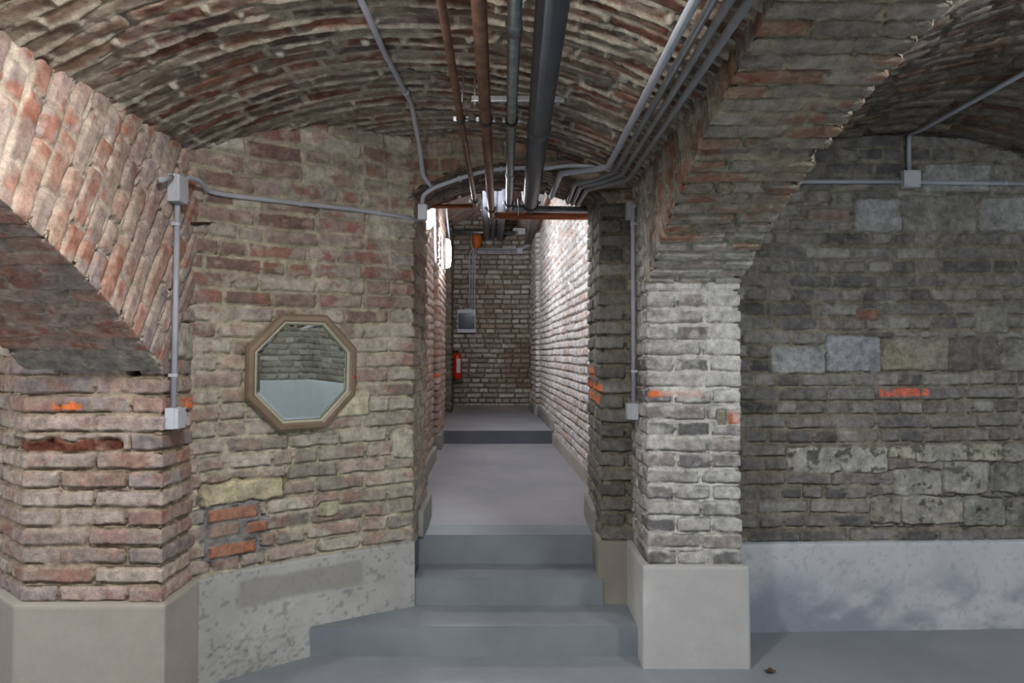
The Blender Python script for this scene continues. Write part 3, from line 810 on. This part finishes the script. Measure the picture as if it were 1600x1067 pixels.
for i, (x0, x1) in enumerate(((-3.7, -2.3), (-1.1, .35), (1.45, 2.95))):  # unseen glowing panels, added behind the viewpoint as frontal fill
    wf = structure(box('window_%d' % (i + 1), x0, x1, -4.58, -4.50, .95, 2.15, M_FILL), 'added fill-light panel in the wall behind the viewpoint')
    for a_, b_ in ((x0 - .05, x0), ((x0 + x1) / 2 - .02, (x0 + x1) / 2 + .02), (x1, x1 + .05)):
        box('window_frame', a_, b_, -4.52, -4.44, .90, 2.20, M_WHITE, wf)
# ------------------------------------------------------------------ lamps
def make_lamp(name, loc, wall_n, long_axis, label, mat, L=.34, W=.13, D=.075):
    """oval bulkhead lamp: housing and glowing diffuser, screwed to a surface with outward normal wall_n"""
    n = Vector(wall_n).normalized(); a = Vector(long_axis).normalized(); b_ = n.cross(a)
    t = thing(name, label, 'lamp', loc)
    def oval(sc, z, k=40):
        pts = []
        for i in range(k):
            an = 2 * PI * i / k
            cx, sy = math.cos(an), math.sin(an)
            x = math.copysign(abs(cx) ** .75, cx) * L / 2 * sc; y = math.copysign(abs(sy) ** .85, sy) * W / 2 * sc
            pts.append(a * x + b_ * y + n * z)
        return pts
    def loft(nm, rings, m_):
        V = [p for r_ in rings for p in r_]; k = 40; Fc = []
        for i in range(len(rings) - 1):
            for j in range(k): Fc.append((i * k + j, i * k + (j + 1) % k, (i + 1) * k + (j + 1) % k, (i + 1) * k + j))
        Fc.append(tuple(range(k))[::-1]); Fc.append(tuple((len(rings) - 1) * k + j for j in range(k)))
        return link_mesh(nm, V, Fc, m_, t, smooth=False)
    loft('housing', [oval(1.04, 0), oval(1.04, .022), oval(1.0, .026)], M_WHITE)
    loft('diffuser', [oval(.97, .0262), oval(.95, D * .7), oval(.82, D * .93), oval(.5, D)], mat)
    return t
make_lamp('bulkhead_lamp', (-.50, 1.30, 2.645), (0, 0, -1), (0, 1, 0), 'oval bulkhead lamp on the middle vault above the viewpoint', M_LAMP)
make_lamp('bulkhead_lamp', (2.16, 1.20, 2.69), (0, 0, -1), (0, 1, 0), 'oval bulkhead lamp on the right bay vault', M_LAMPB)
make_lamp('bulkhead_lamp', (-3.1, 1.20, 2.69), (0, 0, -1), (0, 1, 0), 'oval bulkhead lamp on the left bay vault', M_LAMPB)
make_lamp('bulkhead_lamp', (-.708, 5.45, 2.66), (1, .03, 0), (0, 0, 1), 'nearer glowing oval wall lamp, half hidden by the corridor jamb', M_LAMPC)
make_lamp('bulkhead_lamp', (-.772, 7.75, 2.635), (1, .03, 0), (0, 0, 1), 'farther glowing oval wall lamp in full view in the corridor', M_LAMPC)

# ------------------------------------------------------------------ mirror
def make_mirror():
    s, P = p_mirror.hit(469)
    Pc = Vector(at(469, 581, P.y))
    tdir = Vector((.815, .575, 0)).normalized(); nrm = Vector((tdir.y, -tdir.x, 0))
    tilt = math.radians(3.2)
    t = thing('octagonal_mirror', 'octagonal mirror in a brown wooden frame on the brick wall', 'mirror', tuple(Pc + nrm * .03))
    up = Vector((0, 0, 1)) * math.cos(tilt) + nrm * math.sin(tilt); nn = nrm * math.cos(tilt) - Vector((0, 0, 1)) * math.sin(tilt)
    sx = .545 / 2; sz = .570 / 2
    k8 = 1 / math.cos(PI / 8)
    def ring(f, d, inset=0.0):
        out = []
        for i in range(8):
            a = PI / 8 + i * PI / 4
            x = math.cos(a) * k8 * (sx - inset); z = math.sin(a) * k8 * (sz - inset)
            out.append(tdir * x + up * z + nn * d)
        return out
    def loft(nm, rings, m_, close_last=False):
        V = [p for r_ in rings for p in r_]; Fc = []
        for i in range(len(rings) - 1):
            for j in range(8): Fc.append((i * 8 + j, i * 8 + (j + 1) % 8, (i + 1) * 8 + (j + 1) % 8, (i + 1) * 8 + j))
        if close_last: Fc.append(tuple((len(rings) - 1) * 8 + j for j in range(8)))
        return link_mesh(nm, V, Fc, m_, t)
    loft('frame', [ring(1, -.010, .004), ring(1, .016, 0), ring(1, .024, .004), ring(1, .034, .012), ring(1, .036, .030), ring(1, .030, .040)], M_WOOD)
    loft('frame_lip', [ring(1, .030, .040), ring(1, .031, .044), ring(1, .020, .052)], M_WOODL)
    loft('glass', [ring(1, .0165, .051), ring(1, .0205, .066), ring(1, .0205, .0665)], M_MIRROR, True)
    q = tdir * .262 - up * .028 + nn * .0362
    V = [q + tdir * .007 * math.cos(a) + up * .007 * math.sin(a) + nn * d for d in (-.002, .0012) for a in [i * PI / 6 for i in range(12)]]
    Fc = [tuple(range(12, 24))] + [(i, (i + 1) % 12, 12 + (i + 1) % 12, 12 + i) for i in range(12)]
    o = link_mesh('sticker', V, Fc, M_STICK, t); o['label'] = 'small red sticker'
    V = [tdir * x + nn * d + up * z for x in (-.02, .02) for d in (-.045, -.006) for z in (.1, .14)]
    link_mesh('hanging_cleat', V, [(0, 1, 3, 2), (4, 6, 7, 5), (0, 4, 5, 1), (2, 3, 7, 6), (0, 2, 6, 4), (1, 5, 7, 3)], M_IRON, t)
make_mirror()

# ------------------------------------------------------------------ conduits and boxes
def small_box(label, M_, w_=.085, h_=.10, d_=.045, name='junction_box', screws=True):
    """M_ maps local x (width), y (out of wall), z (up) to world"""
    loc = M_.translation
    t = thing(name, label, 'junction box', tuple(loc)); R_ = M_.to_3x3().to_4x4()
    box('housing', -w_ / 2, w_ / 2, 0, d_ * .7, -h_ / 2, h_ / 2, M_BOX, t, bev=.004, M=R_)
    box('lid', -w_ / 2 + .002, w_ / 2 - .002, d_ * .7, d_, -h_ / 2 + .002, h_ / 2 - .002, M_BOX, t, bev=.003, M=R_)
    if screws:
        for sx in (-1, 1):
            for sz in (-1, 1):
                MM = R_ @ Matrix.Translation((sx * (w_ / 2 - .012), d_ - .001, sz * (h_ / 2 - .012))) @ Matrix.Rotation(-PI / 2, 4, 'X')
                lathe('screw', [(.0045, 0), (.0045, .002), (.003, .0028)], M_ZINC, t, MM, 10)
    return t
def basis(loc, out):
    n = Vector(out).normalized(); z = Vector((0, 0, 1)); x = n.cross(z).normalized()
    M_ = Matrix(((x.x, n.x, z.x, 0), (x.y, n.y, z.y, 0), (x.z, n.z, z.z, 0), (0, 0, 0, 1)))
    return Matrix.Translation(loc) @ M_

def conduit(label, pts, r=.011, mat=M_PVC, fillet=.035, group=None, clips=(), wall_n=(1, 0, 0)):
    t = thing('conduit', label, 'conduit', pts[0], group)
    p0 = Vector(pts[0])
    tube('pipe', [Vector(p) - p0 for p in pts], r, mat, t, fillet)
    n = Vector(wall_n).normalized()
    for c, d in clips:      # saddle clips (position, pipe direction)
        c = Vector(c) - p0; d = Vector(d).normalized(); s = d.cross(n).normalized()
        V = []; k = 10
        for e in (-.007, .007):
            for i in range(k + 1):
                a = PI * i / k
                V.append(c + d * e + s * math.cos(a) * (r + .003) + n * (math.sin(a) * (r + .003)))
            V.append(c + d * e - s * (r + .003) - n * (r + .006)); V.append(c + d * e + s * (r + .003) - n * (r + .006))
        m_ = k + 3
        Fc = [(i, i + 1, m_ + i + 1, m_ + i) for i in range(m_ - 1)] + [(m_ - 1, 0, m_, 2 * m_ - 1), tuple(range(m_))[::-1], tuple(range(m_, 2 * m_))]
        link_mesh('clip', V, Fc, M_BOX, t)
    return t

# left group, on the pillar's side face
XL = PX_L + .018
zt = at(270, 318, 2.87)[2]; zb_ = at(265, 640, 2.85)[2]
conduit('grey vertical conduit on the left pillar between two boxes', [(XL, 2.872, zt), (XL, 2.852, zb_)], .012, clips=[((XL, 2.867, at(268, 350, 2.86)[2]), (0, 0, 1)), ((XL, 2.856, at(266, 586, 2.86)[2]), (0, 0, 1))])
small_box('grey junction box at the top of the left pillar conduit', basis((PX_L + .001, 2.860, (zt + at(270, 276, 2.87)[2]) / 2), (1, 0, 0)), .085, .115, .05)
small_box('white socket box at the foot of the left pillar conduit', basis((PX_L + .001, 2.850, at(268, 653, 2.85)[2]), (1, 0, 0)), .075, .088, .055, name='socket_box')
conduit('short grey stub conduit left of the upper junction box', [(PX_L + .03, 2.80, at(262, 280, 2.84)[2]), (PX_L + .03, 2.70, at(250, 287, 2.75)[2])], .010)
mp = lambda u, v, o=.016: p_mirror.pix(u, v, o)
zb2 = at(270, 282, 2.87)[2]
pts = [(PX_L + .03, 2.90, zb2), (PX_L + .035, 2.935, zb2 + .03), (PX_L + .05, 3.00, zb2 + .035), mp(325, 299), mp(355, 305), mp(450, 316), mp(560, 328), mp(620, 337), (lambda q: (q[0], q[1] - .012, q[2]))(mp(652, 344))]
conduit('grey conduit running along the top of the mirror wall', pts, .011, clips=[(mp(470, 318.5), (1, .7, -.03)), (mp(590, 332), (1, .7, -.03))], wall_n=(.57, -.81, 0))
small_box('grey box on the corner at the left of the corridor opening', basis(at(661, 333, 3.68), (0, -1, 0)), .05, .085, .04, screws=False)
# conduit over the opening
pts = [at(660, 322, 3.675), at(660, 306, 3.675), at(676, 294, 3.675), at(715, 280, 3.67), at(750, 269, 3.67), at(783, 264, 3.67), at(820, 262, 3.67), at(850, 264, 3.67), at(885, 259, 3.67), at(925, 259, 3.65), at(955, 266, 3.60)]
conduit('grey conduit arching over the corridor opening behind the pipes', pts, .011, clips=[(at(718, 279, 3.675), (1, 0, .3)), (at(783, 264, 3.675), (1, 0, .1))], wall_n=(0, -1, 0))
# conduit on the vault crown
def vz(X): R_ = (1.06 ** 2 + .28 ** 2) / .56; return SPR + .28 - R_ + math.sqrt(R_ * R_ - (X + .39) ** 2)
zv = vz(-.49) - .014
pts = [(-.50, 1.46, zv), (-.49, 2.6, zv), (-.465, 3.13, zv), at(655, 225, 3.46), at(661, 275, 3.63), at(674, 292, 3.67)]
conduit('grey conduit along the vault crown left of the pipes', pts, .0115, clips=[((-.495, 2.1, zv), (0, 1, 0)), ((-.47, 3.0, zv), (0, 1, 0))], wall_n=(0, 0, -1))
# four conduits on the right haunch
CONS = [('leftmost pale conduit of the four along the right haunch', .487, 2.440, .0155, (877, 269), (861, 309), M_PVC, .33),
        ('second conduit from the left of the four along the right haunch', .520, 2.412, .0125, (899, 285), (887, 318), M_PVC_D, .36),
        ('third conduit from the left of the four along the right haunch', .549, 2.388, .0125, (909, 289), (894, 320), M_PVC_D, .39),
        ('rightmost conduit of the four along the right haunch', .580, 2.362, .0125, (919, 294), (901, 321), M_PVC_D, .42)]
for i, (lab, X, z, r_, e1, e2, m_, xc) in enumerate(CONS):
    yb = 3.44 - .02 * i
    p1 = at(e1[0], e1[1], 3.50); p2 = at(e2[0], e2[1], 4.36)
    t = conduit(lab, [(X, -.4, z), (X, yb, z), (p1[0] + .10, yb + .04, p1[2]), (p1[0], 3.52, p1[2]), p2, (p2[0], 4.62, 2.62), (xc - .02, 4.66, 3.22), (xc - .13, 10.84, 3.24)], r_, m_, fillet=.05)
# right pillar conduit
xr = PX_R - .018
conduit('grey vertical conduit in the corner left of the white pillar', [(xr, 3.50, at(985, 322, 3.5)[2]), (xr, 3.545, at(990, 318, 3.5)[2] + .01), (xr, 3.56, at(993, 335, 3.5)[2]), (xr, 3.545, at(996, 630, 3.54)[2])], .0115, fillet=.02,
        clips=[((xr, 3.548, at(998, 580, 3.55)[2]), (0, 0, 1)), ((xr, 3.556, at(998, 350, 3.55)[2]), (0, 0, 1))], wall_n=(-1, 0, 0))
small_box('white socket box at the foot of the corner conduit beside white pillar', basis((PX_R - .001, 3.545, at(996, 642, 3.55)[2]), (-1, 0, 0)), .075, .085, .055, name='socket_box')
small_box('dark grey box high in the corner left of the white pillar', basis((PX_R - .001, 3.60, at(985, 330, 3.6)[2]), (-1, 0, 0)), .07, .09, .045)
# right bay wall
yw = lambda u: p_right.hit(u)[1].y - .016
conduit('grey horizontal conduit left of the square box on right bay wall', [at(1215, 284, yw(1215)), at(1407, 284, yw(1407))], .0115, clips=[(at(1250, 284, yw(1250)), (1, 0, 0))], wall_n=(0, -1, 0))
conduit('grey horizontal conduit right of the square box on right bay wall', [at(1434, 285, yw(1434)), at(1660, 288, yw(1660))], .0115, clips=[(at(1570, 286, yw(1570)), (1, 0, 0))], wall_n=(0, -1, 0))
small_box('pale square junction box high on the right bay wall', basis((at(1420.5, 281, yw(1420))[0], yw(1420) + .016, at(1420, 281, yw(1420))[2]), (0, -1, 0)), .095, .095, .05)
q1 = at(1420, 268, yw(1420)); q2 = at(1420, 210, yw(1420))
conduit('thin conduit rising from the square box and along the right vault crown', [q1, (q2[0], q2[1], q2[2]), (2.17, 3.60, 2.685), (2.165, 1.36, 2.690)], .0115, fillet=.03)

# ------------------------------------------------------------------ service pipes under the vault
def clamp(parent, c, r, p0, bolt=True):
    """rubber lined steel ring round a pipe running along Y"""
    c = Vector(c) - Vector(p0); sides = 24; V = []; Fc = []
    for (rr, dy) in ((r + .0005, -.011), (r + .006, -.011), (r + .006, .011), (r + .0005, .011)):
        for k in range(sides):
            a = 2 * PI * k / sides; V.append(c + Vector((rr * math.cos(a), dy, rr * math.sin(a))))
    for i in range(4):
        for k in range(sides): Fc.append((i * sides + k, i * sides + (k + 1) % sides, ((i + 1) % 4) * sides + (k + 1) % sides, ((i + 1) % 4) * sides + k))
    g = link_mesh('clamp', V, Fc, M_RUBBER, parent, smooth=False); g['label'] = 'black rubber lined clamp'
    if bolt:
        for sx in (-1, 1):
            V, Fc = box_geo(c.x + sx * (r + .010) - .007, c.x + sx * (r + .010) + .007, c.y - .008, c.y + .008, c.z - .009, c.z + .009, .002)
            link_mesh('bolt', V, Fc, M_ZINC, g)
def pipe(label, name, pts, r, mat, clamps, fillet=.06, coup=(), branch=None):
    t = thing(name, label, 'pipe', pts[0]); p0 = Vector(pts[0])
    if branch:
        e = Vector(pts[1]); f = (Vector(pts[2]) - e).normalized() * (r * 2.2)
        tube('pipe_run', [Vector(pts[0]) - p0, e - p0, e + f - p0], r, mat, t, r * 2, 24)
        g = tube('branch', [e + f * .96 - p0, Vector(pts[2]) - p0], r * 1.06, branch, t, 0, 24); g['label'] = 'orange-brown horizontal branch'  # horizontal branch coloured more orange than its copper run
    else: tube('pipe_run', [Vector(p) - p0 for p in pts], r, mat, t, fillet, 24)
    a, b_ = Vector(pts[0]), Vector(pts[1])
    for y in clamps:
        f = (y - a.y) / (b_.y - a.y); clamp(t, a.lerp(b_, f), r, p0)
    for y in coup:
        f = (y - a.y) / (b_.y - a.y); c = a.lerp(b_, f) - p0
        MM = Matrix.Translation(c) @ Matrix.Rotation(PI / 2, 4, 'X')
        lathe('coupling', [(r, -.03), (r + .004, -.028), (r + .005, -.012), (r + .002, 0), (r + .005, .012), (r + .004, .028), (r, .03)], mat, t, MM, 24)
    return t
def run(u0, v0, u1, v1, z0, z1):
    """pipe axis from two pixels at heights z0, z1, extended back over the viewpoint"""
    def P(u, v, z):
        Y = 2.0
        for _ in range(20):
            q = at(u, v, Y); Y *= (z - CAMZ) / (q[2] - CAMZ)
        return Vector(at(u, v, Y))
    a = P(u0, v0, z0); b_ = P(u1, v1, z1); d = (b_ - a) / (b_.y - a.y)
    return a + d * (-.5 - a.y), b_
a, b_ = run(689, 0, 743, 322, 2.455, 2.455)
pipe('thin tarnished copper pipe, leftmost under the vault, turning left', 'copper_pipe', [a, b_, (-.80, b_.y + .02, b_.z)], .0135, M_COPPER, (2.77, b_.y - .16), .035, branch=M_BRANCH)
a, b_ = run(748, 0, 768, 337, 2.47, 2.41)
pipe('thicker tarnished copper pipe, second from left, turning right', 'copper_pipe', [a, b_, (.66, b_.y + .03, b_.z)], .0225, M_COPPER, (2.76, b_.y - .20), .05, branch=M_BRANCH)
a, b_ = run(805, 0, 795, 326, 2.455, 2.435)
pipe('grey galvanised pipe between copper pipe and dark drain pipe', 'galvanised_pipe', [a, b_, (.70, b_.y + .04, b_.z)], .0205, M_GALV, (2.76, b_.y - .16), .045, coup=(1.98, 3.58))
a, b_ = run(864, 0, 829, 318, 2.445, 2.455)
pipe('thick dark grey drain pipe under the vault', 'drain_pipe', [a, b_, (b_.x, b_.y + .22, 2.47), (b_.x - .03, b_.y + .40, 3.1)], .047, M_DRAIN, (b_.y - .02,), .08, coup=(2.86,))

# strut rail with threaded rods
t = thing('strut_rail', 'zinc strut rail behind the pipes under the vault', 'bracket', (0.02, 2.86, 2.56))
ra = Vector(at(737, 155, 2.86)) - Vector((.02, 2.86, 2.56)); rb = Vector(at(882, 155, 2.86)) - Vector((.02, 2.86, 2.56))
V, Fc = box_geo(ra.x, rb.x, -.010, .010, ra.z - .012, ra.z + .012, .002); link_mesh('rail', V, Fc, M_ZINC, t)
for u in (742, 872):
    x = at(u, 155, 2.86)[0]; top = vz(x) + .02 - 2.56
    tube('threaded_rod', [(x - .02, 0, ra.z - .03), (x - .02, 0, top)], .004, M_ZINC, t, sides=8)
    MM = Matrix.Translation((x - .02, 0, ra.z - .022)); lathe('nut', [(.009, 0), (.009, .008)], M_ZINC, t, MM, 6, smooth=False)
xr_ = at(721, 165, 2.78)[0]
o = tube('threaded_rod', [(xr_, 2.77, 2.48), (xr_ + .01, 2.79, vz(xr_) + .01)], .004, M_ZINC, sides=8); tag(o, 'slim threaded rod holding the leftmost copper pipe', 'rod')
t = thing('strut_rail', 'dark strut rail holding the pipes inside the corridor opening', 'bracket', (0, 4.34, 2.50))
ra = Vector(at(748, 292, 4.34)); rb = Vector(at(812, 292, 4.34))
V, Fc = box_geo(ra.x, rb.x, -.012, .012, ra.z - 2.5 - .010, ra.z - 2.5 + .010, .002); link_mesh('rail', V, Fc, M_GALV, t)
for x in (ra.x + .02, rb.x - .01):
    tube('threaded_rod', [(x, 0, -.12), (x, 0, .04)], .004, M_ZINC, t, sides=8)

# iron rod stuck in the left wall
a = p_mirror.pix(331, 347, 0.0); b_ = at(282, 350, 2.98)
o = tube('iron_rod', [(a[0], a[1] + .03, a[2]), b_], .007, M_IRON, sides=8); tag(o, 'short rusty iron rod sticking out of the wall behind left conduit', 'rod')

# ------------------------------------------------------------------ corridor fittings
for lab, u0, u1, r_, w_ in (('leftmost fat grey lagged pipe high in the corridor', 759, 760, .048, 0), ('thin grey pipe between two fat ones in the corridor', 775, 769.5, .032, 0), ('rightmost fat grey lagged pipe high in the corridor', 786, 781, .055, 0)):
    p = at(u0, 297, 7.5); q = at(u1, 372, 10.85)
    d = (Vector(q) - Vector(p)) / (q[1] - p[1]); st = Vector(p) + d * (5.0 - 7.5)
    o = tube('lagged_pipe', [st, q], r_, M_FOIL, sides=20, fillet=.1); tag(o, lab, 'pipe')
o = tube('wall_bracket', [at(702, 362, 10.5), at(805, 364, 10.5)], .03, M_GALV, sides=12); tag(o, 'grey cross tube under the fat pipes at corridor end', 'bracket')
o = lathe('orange_float', [(.01, -.14), (.05, -.12), (.075, -.04), (.08, .04), (.06, .11), (.01, .13)], M_ORANGE, None, Matrix.Translation(at(745, 375, 10.6)), 20)
tag(o, 'orange oval canister hanging at the end of the corridor', 'canister')
o = box('valve_box', *(lambda p: (p[0] - .10, p[0] + .10, p[1] - .06, p[1] + .06, p[2] - .05, p[2] + .05))(at(811, 362, 10.7)), M_WHITE, bev=.01); tag(o, 'pale valve box right of the fat pipes at corridor end', 'box')
for k in range(3):      # three conduits across the end wall and down to the fuse box
    yb = 10.87
    zz = at(800, 389 + k * 3.2, yb)[2]; xv = at(733 + 0, 400, yb)[0]
    conduit(('topmost', 'middle', 'lowest')[k] + ' of the three conduits crossing the end wall to the fuse box',
            [at(831, 362 + k * 2, yb), at(830, 380 + k, yb), (at(810 - k * 2, 389, yb)[0], yb, zz), (at(741 - k * 0 - (2 - k) * 0 + 0, 389, yb)[0] - .02 * (1 - k) * 1.6, yb, zz),
             (at(738, 389, yb)[0] - .040 * (1 - k) , yb, zz - .06), (at(737.5, 480, yb)[0] - .040 * (1 - k), yb, at(735, 485, yb)[2])], .0095, M_PVC, fillet=.05)
conduit('thin wavy conduit dropping beside the orange canister', [at(737, 366, 10.85), at(737, 385, 10.87), at(740, 392, 10.87), at(741, 420, 10.87)], .009, M_PVC)
small_box('small grey splice box on the end wall', basis(at(812, 392, 10.89), (0, -1, 0)), .09, .09, .04, screws=False)
# fuse box
p0 = at(729.5, 502, 10.89); t = thing('fuse_box', 'grey fuse box with a smoked window on the end wall', 'fuse box', p0)
box('housing', -.145, .145, -.085, 0, -.185, .185, M_BOX, t, bev=.012)
cv = box('window_cover', -.13, .13, -.105, -.086, -.125, .125, M_WINDOW, t, bev=.008)
box('latch', .095, .115, -.112, -.104, .04, .08, M_BLACK, cv); box('latch', .095, .115, -.112, -.104, -.08, -.04, M_BLACK, cv)
for k in range(4): lathe('gland', [(.014, 0), (.014, .02), (.009, .026)], M_BOX, t, Matrix.Translation((-.005 + .03 * k - .02, -.04, .183)), 10)
conduit('short conduit entering the fuse box from the left', [at(698, 476, 10.25), at(706, 476, 10.85), at(718, 477, 10.85), at(722, 486, 10.85)], .010, M_PVC)
# extinguisher
pe = Vector(at(714.5, 570, 10.72)); t = thing('fire_extinguisher', 'red fire extinguisher hanging low on the corridor end wall', 'fire extinguisher', (pe.x, pe.y, at(714, 592, 10.72)[2]))
H_ = .40
lathe('cylinder', [(.05, 0), (.066, .012), (.068, .03), (.068, H_ - .05), (.060, H_ - .02), (.035, H_), (.024, H_ + .01)], M_RED, t)
lathe('valve', [(.022, H_ + .01), (.024, H_ + .03), (.016, H_ + .05)], M_BLACK, t)
box('handle', -.012, .012, -.09, .03, H_ + .05, H_ + .062, M_RED, t, bev=.003)
tube('hose', [(-.02, 0, H_ + .03), (-.09, -.01, H_ + .02), (-.105, -.01, H_ - .1), (-.098, -.01, .08)], .012, M_RUBBER, t, fillet=.05)
V = []; k = 8
for z in (.10, .32):
    for i in range(k + 1):
        a = -PI / 2 - .1 + 1.0 * i / k; V.append((.0690 * math.cos(a), .0690 * math.sin(a), z))
o = link_mesh('paper_label', V, [(i, i + 1, k + 2 + i, k + 1 + i) for i in range(k)], M_LABEL, t); o['label'] = 'white paper label'
box('bracket', -.03, .03, .06, .17, .25, .29, M_BLACK, t)
# conduits on the left corridor wall, beside the lamps
conduit('pale conduit hanging down the corridor wall beside the nearer lamp', [at(679, 322, 5.85), at(680, 380, 5.85), at(681, 412, 5.85), at(684, 417, 6.3)], .010, M_PVC)
conduit('slanting conduit between the farther lamp and the corridor ceiling', [at(697, 322, 8.2), at(699, 345, 8.35), at(702, 372, 8.55)], .012, M_PVC)

# ------------------------------------------------------------------ crumpled leaf on the floor
p = at(1203, 1047, 3.25); Y = 1067 * 1.5 / (1048 - 552.0); p = at(1203, 1048, Y)
rs = np.random.RandomState(4); V = []; Fc = []; n_, m_ = 9, 5
for i in range(n_):
    for j in range(m_):
        fx = i / (n_ - 1) - .5; fy = j / (m_ - 1) - .5
        wv = math.cos(fx * PI) ** .7 if abs(fx) < .5 else 0
        V.append((fx * .055, fy * .034 * wv + .004 * math.sin(9 * fx), .004 + .016 * abs(math.sin(4 * fx + 2 * fy)) * (1 - abs(fx)) + rs.rand() * .006))
for i in range(n_ - 1):
    for j in range(m_ - 1): a = i * m_ + j; Fc.append((a, a + m_, a + m_ + 1, a + 1))
o = link_mesh('dry_leaf', V, Fc, M_LEAF, None, True, loc=(p[0], p[1], 0.0))
md = o.modifiers.new('thick', 'SOLIDIFY'); md.thickness = .002
tag(o, 'small crumpled dry leaf on the floor in front of the right bay', 'leaf')

# ------------------------------------------------------------------ repeats of one kind
GROUPS = (('along the right haunch', 'four conduits along the right haunch'), ('crossing the end wall to the fuse box', 'three conduits on the end wall'),
          ('bulkhead lamp on the', 'bulkhead lamps on the vaults'), ('oval wall lamp', 'wall lamps in the corridor'), ('white socket box', 'white socket boxes'),
          ('fat grey lagged pipe', 'lagged pipes high in the corridor'), ('horizontal conduit', 'horizontal conduits on the right bay wall'))
for o in list(COL.objects):
    if o.parent is None and 'category' in o:
        for key, grp in GROUPS:
            if key in o['label']: o['group'] = grp
        if o['category'] == 'step' and 'corridor' not in o['label'][-16:]: o['group'] = 'grey concrete steps'
